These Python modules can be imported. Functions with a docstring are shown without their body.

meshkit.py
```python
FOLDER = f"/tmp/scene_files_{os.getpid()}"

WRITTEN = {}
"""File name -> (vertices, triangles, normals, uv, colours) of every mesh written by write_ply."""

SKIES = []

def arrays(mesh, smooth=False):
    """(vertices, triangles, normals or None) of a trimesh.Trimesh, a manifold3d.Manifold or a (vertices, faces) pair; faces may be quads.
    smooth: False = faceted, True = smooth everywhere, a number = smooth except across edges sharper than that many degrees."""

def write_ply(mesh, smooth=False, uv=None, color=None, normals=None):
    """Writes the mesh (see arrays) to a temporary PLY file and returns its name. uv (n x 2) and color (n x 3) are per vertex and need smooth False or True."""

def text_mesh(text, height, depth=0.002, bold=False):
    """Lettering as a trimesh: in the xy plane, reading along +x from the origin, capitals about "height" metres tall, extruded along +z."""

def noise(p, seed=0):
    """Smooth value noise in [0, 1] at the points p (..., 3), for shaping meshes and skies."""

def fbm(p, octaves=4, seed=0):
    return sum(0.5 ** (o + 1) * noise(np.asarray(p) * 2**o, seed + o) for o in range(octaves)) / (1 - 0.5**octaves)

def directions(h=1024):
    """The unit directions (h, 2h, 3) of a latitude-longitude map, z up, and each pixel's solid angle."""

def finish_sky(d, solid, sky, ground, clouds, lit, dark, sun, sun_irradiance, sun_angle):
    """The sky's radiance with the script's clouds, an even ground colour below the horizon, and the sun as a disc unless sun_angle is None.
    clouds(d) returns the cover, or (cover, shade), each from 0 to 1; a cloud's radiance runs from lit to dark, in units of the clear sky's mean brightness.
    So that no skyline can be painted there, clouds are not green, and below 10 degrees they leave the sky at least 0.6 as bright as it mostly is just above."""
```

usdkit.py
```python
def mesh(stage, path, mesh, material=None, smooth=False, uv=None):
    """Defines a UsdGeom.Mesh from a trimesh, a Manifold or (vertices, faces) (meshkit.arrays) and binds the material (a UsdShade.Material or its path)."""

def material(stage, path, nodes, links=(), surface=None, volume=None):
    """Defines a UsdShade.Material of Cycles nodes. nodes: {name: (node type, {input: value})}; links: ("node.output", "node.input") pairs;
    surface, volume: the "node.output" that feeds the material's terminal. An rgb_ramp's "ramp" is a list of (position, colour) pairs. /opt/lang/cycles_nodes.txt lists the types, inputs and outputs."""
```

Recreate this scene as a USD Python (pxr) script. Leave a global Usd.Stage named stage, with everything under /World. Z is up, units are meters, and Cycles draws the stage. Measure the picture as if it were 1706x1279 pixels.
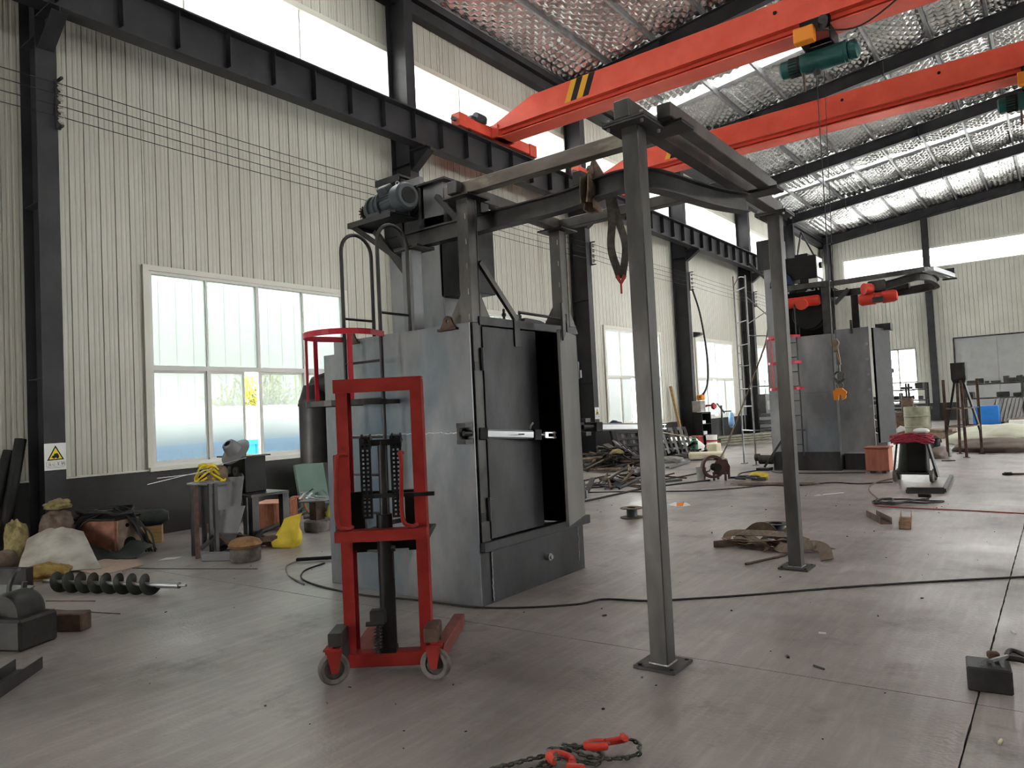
import math, random
import numpy as np, trimesh, usdkit, meshkit
from shapely.geometry import Polygon, Point, box as sbox
from shapely.ops import unary_union
from pxr import Usd, UsdGeom, UsdLux, UsdShade, Gf, Sdf

random.seed(7)
rng = np.random.default_rng(7)
stage = Usd.Stage.CreateInMemory()
UsdGeom.SetStageUpAxis(stage, 'Z')
UsdGeom.SetStageMetersPerUnit(stage, 1.0)
UsdGeom.Xform.Define(stage, '/World')
UsdGeom.Scope.Define(stage, '/World/Looks')

# ------------------------------------------------------------------ camera, sky, exposure
YAW, PITCH, ROLL, FPX = 0.65198877, 0.03866959, -0.04817021, 1197.48
cam = UsdGeom.Camera.Define(stage, '/World/Camera')
cam.CreateHorizontalApertureAttr(36.0)
cam.CreateFocalLengthAttr(FPX * 36.0 / 1706)
cam.CreateClippingRangeAttr(Gf.Vec2f(0.05, 1000))
cam.CreateExposureAttr(2.8)
_f = np.array([-math.sin(YAW) * math.cos(PITCH), math.cos(YAW) * math.cos(PITCH), math.sin(PITCH)])
_r = np.array([math.cos(YAW), math.sin(YAW), 0.0])
_u = np.cross(_r, _f)
_r2 = math.cos(ROLL) * _r + math.sin(ROLL) * _u
_u2 = -math.sin(ROLL) * _r + math.cos(ROLL) * _u
cam.AddTransformOp().Set(Gf.Matrix4d(*_r2, 0, *_u2, 0, *(-_f), 0, 0, 0, 1.65, 1))
dome = UsdLux.DomeLight.Define(stage, '/World/Sky')
dome.CreateIntensityAttr(1.0)
dome.CreateColorAttr(Gf.Vec3f(1.0, 0.98, 0.955))

# ------------------------------------------------------------------ helpers
_names = {}
def uname(parent, name):
    k = (str(parent), name); n = _names.get(k, 0); _names[k] = n + 1
    return name if n == 0 else '%s_%03d' % (name, n)

_CH = {}
def _chamfer_topology():
    if 'f' not in _CH:
        pts = []
        for sx in (-1, 1):
            for sy in (-1, 1):
                for sz in (-1, 1):
                    s = np.array([sx, sy, sz]); 
                    for k in range(3):
                        v = s * 0.8; v[k] = s[k]; pts.append(v)
        pts = np.array(pts, float)
        h = trimesh.convex.convex_hull(pts)
        d = ((h.vertices[:, None] - pts[None]) ** 2).sum(-1).argmin(1)
        _CH['f'] = d[h.faces]
    return _CH['f']

def frame(ax, up=(0, 0, 1)):
    a = np.array(ax, float); a /= np.linalg.norm(a)
    u = np.array(up, float)
    if abs(a @ u) > 0.98 * np.linalg.norm(u): u = np.array([1.0, 0, 0]) if abs(a[0]) < 0.9 else np.array([0, 1.0, 0])
    v = np.cross(u, a); v /= np.linalg.norm(v)
    w = np.cross(a, v)
    return v, w, a

class B:
    """collects triangles of one mesh"""
    def __init__(s): s.v, s.f, s.n = [], [], 0
    def add(s, v, f):
        v = np.asarray(v, float); f = np.asarray(f, int)
        s.v.append(v); s.f.append(f + s.n); s.n += len(v); return s
    def tm(s, m): return s.add(m.vertices, m.faces)
    def obox(s, c, half, R=np.eye(3), ch=0.0):
        h = np.array(half, float); ch = min(ch, 0.45 * h.min())
        if ch > 0:
            pts = []
            for sx in (-1, 1):
                for sy in (-1, 1):
                    for sz in (-1, 1):
                        sg = np.array([sx, sy, sz])
                        for k in range(3):
                            v = sg * (h - ch); v[k] = sg[k] * h[k]; pts.append(v)
            v = np.array(pts); f = _chamfer_topology()
        else:
            v = np.array([[x, y, z] for x in (-1, 1) for y in (-1, 1) for z in (-1, 1)]) * h
            f = np.array([[0,1,3],[0,3,2],[4,6,7],[4,7,5],[0,4,5],[0,5,1],[2,3,7],[2,7,6],[0,2,6],[0,6,4],[1,5,7],[1,7,3]])
        return s.add(v @ np.array(R).T + np.array(c, float), f)
    def bb(s, x0, x1, y0, y1, z0, z1, ch=0.0):
        return s.obox(((x0+x1)/2, (y0+y1)/2, (z0+z1)/2), (abs(x1-x0)/2, abs(y1-y0)/2, abs(z1-z0)/2), ch=ch)
    def rbox(s, c, d, rz=0.0, tilt=None, ch=0.0):
        R = trimesh.transformations.euler_matrix(*(tilt or (0, 0)), rz)[:3, :3]
        return s.obox(c, np.array(d) / 2, R, ch)
    def bar(s, p0, p1, w, h, up=(0, 0, 1), ch=0.0):
        p0, p1 = np.array(p0, float), np.array(p1, float); L = np.linalg.norm(p1 - p0)
        v, wv, a = frame(p1 - p0, up)
        return s.obox((p0 + p1) / 2, (w/2, h/2, L/2), np.stack([v, wv, a], 1), ch)
    def sweep(s, pts, prof, up=(0, 0, 1), closed=True, caps=True, follow=False, loop=False):
        """sweep a 2D profile (side, up) along a polyline"""
        P = np.array(pts, float); n = len(P); prof = np.array(prof, float); m = len(prof)
        T = np.gradient(P, axis=0) if not loop else np.roll(P, -1, 0) - np.roll(P, 1, 0)
        V = []
        ref = None
        for i in range(n):
            if follow and ref is not None: v, w, a = frame(T[i], ref)
            else: v, w, a = frame(T[i], up)
            ref = w
            V.append(P[i] + prof[:, :1] * v + prof[:, 1:] * w)
        V = np.concatenate(V); F = []
        for i in range(n if loop else n - 1):
            i2 = (i + 1) % n
            for j in range(m if closed else m - 1):
                a, b, c, d = i*m+j, i*m+(j+1) % m, i2*m+(j+1) % m, i2*m+j
                F += [[a, b, c], [a, c, d]]
        if caps and closed and not loop:
            try: tri = trimesh.creation.triangulate_polygon(Polygon(prof), engine='earcut')[1]
            except Exception: tri = np.array([[0, k, k+1] for k in range(1, m-1)])
            F += [list(t[::-1]) for t in tri] + [[x + (n-1)*m for x in t] for t in tri]
        return s.add(V, F)
    def tube(s, pts, r, n=8, loop=False, caps=True):
        a = np.linspace(0, 2*math.pi, n, endpoint=False)
        return s.sweep(pts, np.stack([np.cos(a), np.sin(a)], 1) * r, follow=True, loop=loop, caps=caps)
    def cable(s, pts, r, n=6, sub=6): return s.tube(spline(pts, sub), r, n)
    def lathe(s, prof, c=(0, 0, 0), ax=(0, 0, 1), n=24, a0=0.0, a1=2*math.pi):
        prof = np.array(prof, float); m = len(prof); full = abs(a1 - a0 - 2*math.pi) < 1e-6
        A = np.linspace(a0, a1, n, endpoint=not full)
        v, w, a = frame(ax)
        V = np.concatenate([np.array(c) + r_ * (np.cos(A)[:, None] * v + np.sin(A)[:, None] * w) + z_ * a for r_, z_ in prof])
        F = []; k = len(A)
        for i in range(m - 1):
            for j in range(k if full else k - 1):
                j2 = (j + 1) % k
                F += [[i*k+j, i*k+j2, (i+1)*k+j2], [i*k+j, (i+1)*k+j2, (i+1)*k+j]]
        return s.add(V, F)
    def cyl(s, p0, p1, r, n=16, r1=None):
        p0, p1 = np.array(p0, float), np.array(p1, float); L = np.linalg.norm(p1 - p0)
        return s.lathe([(1e-4, 0), (r, 0), (r if r1 is None else r1, L), (1e-4, L)], p0, p1 - p0, n)
    def ring(s, c, ro, ri, t, ax=(0, 0, 1), n=28):
        return s.lathe([(ri, 0), (ro, 0), (ro, t), (ri, t), (ri, 0)], c, ax, n)
    def prism(s, poly, o, U, V, t):
        """extrude a polygon (list or shapely) drawn in the U, V plane at o by t along U x V"""
        pg = poly if hasattr(poly, 'exterior') else Polygon(poly)
        m = trimesh.creation.extrude_polygon(pg, abs(t), engine='earcut')
        U, V = np.array(U, float), np.array(V, float); N = np.cross(U, V) * (1 if t > 0 else -1)
        q = m.vertices
        f = m.faces if t > 0 else m.faces[:, ::-1]
        return s.add(np.array(o) + q[:, :1]*U + q[:, 1:2]*V + q[:, 2:]*N, f)
    def cat(s, b, M=None, off=(0, 0, 0)):
        for v, f in b.chunks(): s.add((v if M is None else v @ np.array(M).T) + np.array(off), f)
        return s
    def chunks(s):
        n = 0
        for v, f in zip(s.v, s.f):
            yield v, f - n; n += len(v)
    def get(s): return np.concatenate(s.v), np.concatenate(s.f)

def spline(pts, sub=6):
    P = np.array(pts, float)
    if len(P) < 3: return P
    Q = np.vstack([2*P[0]-P[1], P, 2*P[-1]-P[-2]]); out = []
    for i in range(1, len(Q) - 2):
        for t in np.linspace(0, 1, sub, endpoint=False):
            a, b, c, d = Q[i-1], Q[i], Q[i+1], Q[i+2]
            out.append(0.5*((2*b) + (c-a)*t + (2*a-5*b+4*c-d)*t*t + (3*b-a-3*c+d)*t**3))
    return np.array(out + [P[-1]])

I_PROF = lambda w, h, tf, tw: [(-w/2,-h/2),(w/2,-h/2),(w/2,-h/2+tf),(tw/2,-h/2+tf),(tw/2,h/2-tf),(w/2,h/2-tf),(w/2,h/2),(-w/2,h/2),(-w/2,h/2-tf),(-tw/2,h/2-tf),(-tw/2,-h/2+tf),(-w/2,-h/2+tf)]
C_PROF = lambda w, h, t: [(-w/2,-h/2),(w/2,-h/2),(w/2,-h/2+t),(-w/2+t,-h/2+t),(-w/2+t,h/2-t),(w/2,h/2-t),(w/2,h/2),(-w/2,h/2)]

class T:
    """a top-level thing: an Xform at its base, parts as children"""
    def __init__(s, name, label, cat, loc=(0, 0, 0), rz=0.0, group=None, kind=None, local=False, off=(0, 0, 0)):
        s.off = np.array(off, float)
        s.name = uname('/World', name); s.path = '/World/' + s.name; s.loc = np.array(loc, float); s.local = local
        s.x = UsdGeom.Xform.Define(stage, s.path); s.x.AddTranslateOp().Set(Gf.Vec3d(*map(float, loc)))
        if rz: s.x.AddRotateZOp().Set(math.degrees(rz))
        s.rz = rz
        tag(s.x.GetPrim(), label, cat, group, kind)
    def part(s, name, b, m, smooth=False, label=None, kind=None, parent=None):
        base = parent or s.path
        p = base + '/' + uname(base, name)
        v, f = b.get()
        if not s.local: v = v - s.loc + s.off
        g = usdkit.mesh(stage, p, (v, f), m, smooth)
        tag(g.GetPrim(), label, None, None, kind)
        return p

def tag(p, label=None, cat=None, group=None, kind=None):
    for k, v in (('label', label), ('category', cat), ('group', group), ('kind', kind)):
        if v: p.SetCustomDataByKey(k, v)

def solo(name, b, m, label, cat, group=None, smooth=False, kind=None):
    """a thing that is one mesh, its origin at its base"""
    v, f = b.get(); o = np.array([(v[:, 0].min()+v[:, 0].max())/2, (v[:, 1].min()+v[:, 1].max())/2, v[:, 2].min()])
    p = '/World/' + uname('/World', name)
    g = usdkit.mesh(stage, p, (v - o, f), m, smooth); g.AddTranslateOp().Set(Gf.Vec3d(*map(float, o)))
    tag(g.GetPrim(), label, cat, group, kind); return p

def struct(name, label=None):
    p = '/World/' + uname('/World', name); x = UsdGeom.Xform.Define(stage, p)
    tag(x.GetPrim(), label, 'building part' if label else None, None, 'structure'); return p

def spart(parent, name, b, m, smooth=False, label=None, kind=None):
    p = parent + '/' + uname(parent, name); g = usdkit.mesh(stage, p, b.get(), m, smooth); tag(g.GetPrim(), label, None, None, kind); return p

def copy(t, name, label, cat, loc, rz=0.0, group=None):
    x = UsdGeom.Xform.Define(stage, '/World/' + uname('/World', name))
    x.GetPrim().GetReferences().AddInternalReference(t.path); x.GetPrim().SetInstanceable(True)
    x.ClearXformOpOrder()
    x.AddTranslateOp(opSuffix='place').Set(Gf.Vec3d(*map(float, loc)))
    if rz: x.AddRotateZOp(opSuffix='place').Set(math.degrees(rz))
    tag(x.GetPrim(), label, cat, group); return x

# ------------------------------------------------------------------ materials
def mat(name, c1, c2=None, scale=3.0, rough=0.5, metal=0.0, bump=0.0, bscale=40.0, stretch=(1, 1, 1), detail=4.0, spec=0.3, lo=0.35, hi=0.65, c3=None, s3=1.0, lo3=0.55, hi3=0.7, rough2=None):
    c2 = c2 or c1
    n = {'g': ('geometry', {}), 'mp': ('mapping', {'scale': stretch}), 'n': ('noise_texture', {'scale': scale, 'detail': detail, 'roughness': 0.6}),
         'r': ('rgb_ramp', {'ramp': [(lo, c1), (hi, c2)]}),
         'p': ('principled_bsdf', {'roughness': rough, 'metallic': metal, 'specular_ior_level': spec})}
    l = [('g.position', 'mp.vector'), ('mp.vector', 'n.vector'), ('n.fac', 'r.fac')]
    col = 'r.color'
    if c3:
        n['n3'] = ('noise_texture', {'scale': s3, 'detail': 5.0, 'roughness': 0.65}); n['r3'] = ('rgb_ramp', {'ramp': [(lo3, (0, 0, 0)), (hi3, (1, 1, 1))]})
        n['mx'] = ('mix', {'color2': c3}); l += [('mp.vector', 'n3.vector'), ('n3.fac', 'r3.fac'), ('r3.color', 'mx.fac'), ('r.color', 'mx.color1')]; col = 'mx.color'
    l.append((col, 'p.base_color'))
    if rough2 is not None:
        n['rr'] = ('map_range', {'from_min': lo, 'from_max': hi, 'to_min': rough, 'to_max': rough2}); l += [('n.fac', 'rr.value'), ('rr.result', 'p.roughness')]
    if bump:
        n['bn'] = ('noise_texture', {'scale': bscale, 'detail': 3.0}); n['b'] = ('bump', {'strength': bump, 'distance': 0.01})
        l += [('mp.vector', 'bn.vector'), ('bn.fac', 'b.height'), ('b.normal', 'p.normal')]
    return usdkit.material(stage, '/World/Looks/' + name, n, l, surface='p.BSDF')

M = {}
def floor_material():
    n = {'g': ('geometry', {}), 'a': ('noise_texture', {'scale': 0.75, 'detail': 8.0, 'roughness': 0.6}), 'ar': ('rgb_ramp', {'ramp': [(0.32, (0.17, 0.146, 0.134)), (0.68, (0.32, 0.282, 0.266))]}),
         'd': ('noise_texture', {'scale': 0.4, 'detail': 6.0, 'roughness': 0.65}), 'dr': ('rgb_ramp', {'ramp': [(0.42, (0, 0, 0)), (0.72, (1, 1, 1))]}), 'dm': ('mix', {'color2': (0.41, 0.367, 0.352)}),
         's': ('noise_texture', {'scale': 1.7, 'detail': 6.0, 'roughness': 0.7}), 'sr': ('rgb_ramp', {'ramp': [(0.56, (1, 1, 1)), (0.72, (0.52, 0.5, 0.48))]}), 'sm': ('mix', {'mix_type': 'multiply', 'fac': 1.0}),
         'mp': ('mapping', {'rotation': (0, 0, 0.6), 'scale': (9.0, 0.9, 1)}), 'k': ('noise_texture', {'scale': 1.6, 'detail': 5.0, 'roughness': 0.7}), 'kr': ('rgb_ramp', {'ramp': [(0.45, (0.86, 0.85, 0.84)), (0.62, (1.08, 1.08, 1.08))]}), 'km': ('mix', {'mix_type': 'multiply', 'fac': 0.8}),
         'f': ('noise_texture', {'scale': 38.0, 'detail': 3.0}), 'b': ('bump', {'strength': 0.22, 'distance': 0.01}), 'rr': ('map_range', {'from_min': 0.35, 'from_max': 0.65, 'to_min': 0.46, 'to_max': 0.29}),
         'p': ('principled_bsdf', {'specular_ior_level': 0.55})}
    l = [('g.position', x+'.vector') for x in ('a', 'd', 's', 'f', 'mp')] + [('mp.vector', 'k.vector'), ('a.fac', 'ar.fac'), ('d.fac', 'dr.fac'), ('dr.color', 'dm.fac'), ('ar.color', 'dm.color1'), ('s.fac', 'sr.fac'), ('dm.color', 'sm.color1'), ('sr.color', 'sm.color2'),
        ('k.fac', 'kr.fac'), ('sm.color', 'km.color1'), ('kr.color', 'km.color2'), ('km.color', 'p.base_color'), ('a.fac', 'rr.value'), ('rr.result', 'p.roughness'), ('f.fac', 'b.height'), ('b.normal', 'p.normal')]
    return usdkit.material(stage, '/World/Looks/concrete', n, l, surface='p.BSDF')
M['floor'] = floor_material()
M['joint'] = mat('joint_dark', (0.04, 0.037, 0.034), rough=0.9)
M['wall'] = mat('cream_panel', (0.47, 0.455, 0.39), (0.53, 0.515, 0.455), 1.2, 0.4, stretch=(1, 1, 0.15))
M['wall2'] = mat('cream_panel_far', (0.45, 0.44, 0.385), (0.51, 0.50, 0.445), 0.8, 0.45)
M['trim'] = mat('cream_trim', (0.6, 0.585, 0.52), rough=0.4)
M['wains'] = mat('wainscot_grey', (0.028, 0.027, 0.026), (0.042, 0.041, 0.039), 1.5, 0.6)
M['col'] = mat('column_paint', (0.018, 0.018, 0.020), (0.034, 0.034, 0.037), 1.5, 0.5)
M['frame'] = mat('window_frame', (0.62, 0.62, 0.58), rough=0.35)
M['purlin'] = mat('galvanised', (0.2, 0.2, 0.2), (0.3, 0.3, 0.3), 4, 0.4, 0.7)
M['crane'] = mat('crane_red', (0.70, 0.085, 0.05), (0.78, 0.115, 0.07), 2, 0.42)
M['yellow'] = mat('stripe_yellow', (0.75, 0.36, 0.02), rough=0.4)
M['black'] = mat('black_paint', (0.006, 0.006, 0.006), (0.014, 0.014, 0.014), 5, 0.5, spec=0.2)
M['red'] = mat('stacker_red', (0.22, 0.013, 0.011), (0.30, 0.026, 0.021), 4, 0.55, spec=0.2, c3=(0.12, 0.03, 0.02), s3=12, lo3=0.62, hi3=0.72)
M['redleg'] = mat('worn_red_leg', (0.14, 0.03, 0.024), (0.22, 0.06, 0.045), 5, 0.5, c3=(0.1, 0.06, 0.045), s3=8)
M['reel'] = mat('reel_rust', (0.04, 0.017, 0.014), (0.085, 0.034, 0.028), 8, 0.6)
M['copper2'] = mat('dull_copper', (0.15, 0.06, 0.04), (0.27, 0.12, 0.075), 7, 0.5, 0.2, c3=(0.05, 0.035, 0.03), s3=4)
M['paleblue'] = mat('pale_blue_cloth', (0.16, 0.3, 0.5), (0.25, 0.4, 0.6), 8, 0.8)
M['oily'] = mat('oily_casting', (0.012, 0.011, 0.010), (0.03, 0.028, 0.025), 8, 0.5)
M['sackdark'] = mat('old_sack', (0.085, 0.06, 0.046), (0.16, 0.12, 0.095), 9, 0.85, 0, 0.5, 20)
M['brightred'] = mat('cage_red', (0.42, 0.012, 0.03), (0.5, 0.02, 0.04), 4, 0.4)
M['steel'] = mat('mill_steel', (0.05, 0.048, 0.046), (0.115, 0.11, 0.103), 3, 0.42, 0.55, 0.1, 60, stretch=(1, 1, 0.35), c3=(0.12, 0.095, 0.075), s3=6, lo3=0.62, hi3=0.75)
M['darksteel'] = mat('dark_steel', (0.035, 0.035, 0.036), (0.075, 0.073, 0.07), 3, 0.45, 0.5)
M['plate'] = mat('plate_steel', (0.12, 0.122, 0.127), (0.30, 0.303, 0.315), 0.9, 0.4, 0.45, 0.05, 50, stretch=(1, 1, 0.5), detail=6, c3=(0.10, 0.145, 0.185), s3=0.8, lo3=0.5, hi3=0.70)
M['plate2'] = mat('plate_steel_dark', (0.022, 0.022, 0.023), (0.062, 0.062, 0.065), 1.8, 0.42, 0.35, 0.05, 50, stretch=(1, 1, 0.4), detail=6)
M['leaf'] = mat('door_plate', (0.17, 0.166, 0.158), (0.25, 0.24, 0.23), 2, 0.45, 0.4, stretch=(1, 1, 0.3))
M['weld'] = mat('weld_bead', (0.55, 0.55, 0.55), (0.3, 0.3, 0.3), 30, 0.35, 0.8, 0.5, 90)
M['brownsteel'] = mat('brown_tube_steel', (0.085, 0.073, 0.064), (0.19, 0.165, 0.14), 3, 0.42, 0.5, stretch=(0.3, 1, 1), c3=(0.22, 0.2, 0.16), s3=5, lo3=0.58, hi3=0.7)
M['rust'] = mat('rusty_steel', (0.06, 0.04, 0.03), (0.14, 0.09, 0.065), 8, 0.7, 0.2)
M['rustorange'] = mat('rusty_channel', (0.16, 0.085, 0.045), (0.36, 0.2, 0.09), 8, 0.65, 0.2)
M['alu'] = mat('aluminium', (0.42, 0.43, 0.44), rough=0.35, metal=0.75)
M['silver'] = mat('bright_steel', (0.45, 0.45, 0.46), rough=0.3, metal=0.9)
M['greypaint'] = mat('grey_motor_paint', (0.045, 0.055, 0.065), (0.07, 0.08, 0.09), 6, 0.35)
M['greygreen'] = mat('hoist_green', (0.008, 0.06, 0.055), (0.015, 0.085, 0.075), 4, 0.4)
M['orange'] = mat('orange_paint', (0.75, 0.24, 0.02), rough=0.45)
M['hoistred'] = mat('hoist_red', (0.55, 0.03, 0.025), (0.62, 0.06, 0.03), 4, 0.35)
M['sling'] = mat('webbing', (0.14, 0.10, 0.075), (0.22, 0.17, 0.13), 20, 0.9, 0, 0.4, 150)
M['slingdark'] = mat('webbing_dark', (0.045, 0.04, 0.035), (0.09, 0.08, 0.07), 20, 0.9)
M['cable'] = mat('cable_black', (0.018, 0.017, 0.016), rough=0.55)
M['cablered'] = mat('cable_red', (0.30, 0.02, 0.05), (0.42, 0.04, 0.07), 20, 0.5)
M['wirered'] = mat('wire_red', (0.35, 0.04, 0.04), rough=0.5)
M['rubber'] = mat('rubber', (0.09, 0.08, 0.07), (0.18, 0.16, 0.145), 10, 0.75)
M['wheelhub'] = mat('wheel_hub', (0.06, 0.05, 0.045), (0.12, 0.10, 0.09), 12, 0.6)
M['yellowbag'] = mat('yellow_bag', (0.55, 0.40, 0.02), (0.68, 0.52, 0.05), 6, 0.55, 0, 0.6, 14)
M['tan'] = mat('sack_brown', (0.16, 0.115, 0.085), (0.26, 0.2, 0.155), 8, 0.85, 0, 0.5, 20)
M['straw'] = mat('straw', (0.17, 0.13, 0.055), (0.30, 0.25, 0.12), 14, 0.85, 0, 0.4, 40)
M['ochre'] = mat('ochre_rag', (0.2, 0.12, 0.03), (0.36, 0.25, 0.08), 10, 0.8, 0, 0.5, 30)
M['whitesheet'] = mat('white_sheet', (0.27, 0.25, 0.21), (0.46, 0.44, 0.40), 3, 0.3, 0, 0.3, 8)
M['paper'] = mat('paper_white', (0.72, 0.72, 0.72), rough=0.6)
M['card'] = mat('cardboard', (0.36, 0.27, 0.22), (0.45, 0.35, 0.29), 2, 0.75)
M['darkgreen'] = mat('dark_green_tarp', (0.02, 0.026, 0.022), (0.05, 0.06, 0.052), 5, 0.45, 0, 0.4, 12)
M['greensheet'] = mat('green_board', (0.10, 0.17, 0.14), (0.13, 0.2, 0.17), 2, 0.5)
M['copper'] = mat('copper_crate', (0.38, 0.14, 0.075), (0.5, 0.22, 0.13), 5, 0.5, 0.2, c3=(0.16, 0.09, 0.06), s3=3)
M['redbox'] = mat('faded_red_box', (0.36, 0.11, 0.075), (0.46, 0.18, 0.13), 3, 0.6, stretch=(3, 3, 0.5))
M['wood'] = mat('timber', (0.30, 0.19, 0.085), (0.42, 0.28, 0.13), 6, 0.7, stretch=(1, 1, 5))
M['palewood'] = mat('pale_timber', (0.5, 0.42, 0.3), (0.6, 0.52, 0.4), 6, 0.7)
M['plywood'] = mat('plywood', (0.2, 0.13, 0.08), (0.28, 0.19, 0.12), 6, 0.7)
M['foam'] = mat('cream_foam', (0.6, 0.53, 0.38), (0.68, 0.62, 0.48), 4, 0.8)
M['blue'] = mat('blue_plastic', (0.02, 0.16, 0.5), (0.03, 0.2, 0.6), 4, 0.4)
M['navy'] = mat('navy_cloth', (0.012, 0.022, 0.055), (0.025, 0.04, 0.09), 10, 0.85)
M['greycloth'] = mat('grey_cloth', (0.22, 0.21, 0.20), (0.34, 0.33, 0.31), 4, 0.8, 0, 0.4, 12)
M['greentarp'] = mat('pale_green_tarp', (0.42, 0.43, 0.33), (0.54, 0.54, 0.44), 2, 0.7, 0, 0.4, 5)
M['browntarp'] = mat('brown_tarp', (0.12, 0.095, 0.08), (0.18, 0.145, 0.125), 2, 0.75, 0, 0.4, 6)
M['green'] = mat('green_can', (0.05, 0.2, 0.1), rough=0.5)
M['oldgreen'] = mat('olive_drum', (0.12, 0.12, 0.08), (0.2, 0.195, 0.14), 5, 0.6)
M['white'] = mat('white_plastic', (0.75, 0.75, 0.73), rough=0.4)
M['ceramic'] = mat('insulator', (0.35, 0.33, 0.28), (0.5, 0.48, 0.42), 12, 0.35)
M['greydoor'] = mat('grey_door', (0.30, 0.30, 0.30), (0.34, 0.34, 0.335), 2, 0.5)
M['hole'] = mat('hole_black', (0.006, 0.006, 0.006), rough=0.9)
M['chain'] = mat('chain_steel', (0.07, 0.075, 0.065), (0.14, 0.145, 0.13), 20, 0.4, 0.7)
M['signyellow'] = mat('sign_yellow', (0.78, 0.6, 0.02), rough=0.4)
M['auger'] = mat('auger_steel', (0.025, 0.03, 0.025), (0.06, 0.065, 0.055), 6, 0.4, 0.5)
M['greyplate'] = mat('grey_sheet', (0.16, 0.16, 0.165), (0.2, 0.2, 0.205), 3, 0.45, 0.3)
M['roofsheet'] = mat('roof_sheet', (0.35, 0.35, 0.35), rough=0.6)
M['outground'] = mat('yard', (0.35, 0.33, 0.3), rough=0.9)
M['tank'] = mat('outside_cream', (0.75, 0.72, 0.66), rough=0.5)
M['bluetarp'] = mat('outside_blue', (0.02, 0.30, 0.72), rough=0.5)
M['leafgreen'] = mat('bamboo_leaf', (0.30, 0.33, 0.05), (0.45, 0.42, 0.12), 6, 0.6)

def foil_material():
    n = {'g': ('geometry', {}), 'mp': ('mapping', {'scale': (1.2, 3.2, 1)}), 'n': ('noise_texture', {'scale': 5.0, 'detail': 4.0, 'roughness': 0.6}),
         'n2': ('noise_texture', {'scale': 1.1, 'detail': 2.0}), 'r': ('rgb_ramp', {'ramp': [(0.3, (0.48, 0.475, 0.465)), (0.7, (0.82, 0.815, 0.8))]}),
         'b': ('bump', {'strength': 0.5, 'distance': 0.03}), 'p': ('principled_bsdf', {'metallic': 0.95, 'roughness': 0.2})}
    return usdkit.material(stage, '/World/Looks/foil', n, [('g.position', 'mp.vector'), ('mp.vector', 'n.vector'), ('g.position', 'n2.vector'), ('n2.fac', 'r.fac'), ('r.color', 'p.base_color'),
        ('n.fac', 'b.height'), ('b.normal', 'p.normal')], surface='p.BSDF')
M['foil'] = foil_material()
def pane_material(name, tr, tl, mixv):
    n = {'t': ('transparent_bsdf', {'color': tr}), 'l': ('translucent_bsdf', {'color': tl}), 'm': ('mix_closure', {'fac': mixv}),
         'gl': ('glossy_bsdf', {'color': (0.8, 0.8, 0.8), 'roughness': 0.1}), 'f': ('fresnel', {'IOR': 1.35}), 'm2': ('mix_closure', {})}
    return usdkit.material(stage, '/World/Looks/' + name, n, [('t.BSDF', 'm.closure1'), ('l.BSDF', 'm.closure2'), ('f.fac', 'm2.fac'), ('m.closure', 'm2.closure1'), ('gl.BSDF', 'm2.closure2')], surface='m2.closure')
M['glass'] = pane_material('milky_glass', (0.50, 0.56, 0.57), (0.23, 0.255, 0.255), 0.32)
M['glass2'] = pane_material('hazy_glass', (0.93, 0.97, 0.97), (0.6, 0.64, 0.64), 0.25)
M['clear'] = pane_material('clear_glass', (0.9, 0.93, 0.92), (0.8, 0.82, 0.82), 0.08)
M['frp'] = pane_material('translucent_sheet', (0.9, 0.92, 0.92), (0.9, 0.92, 0.92), 0.35)

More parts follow.
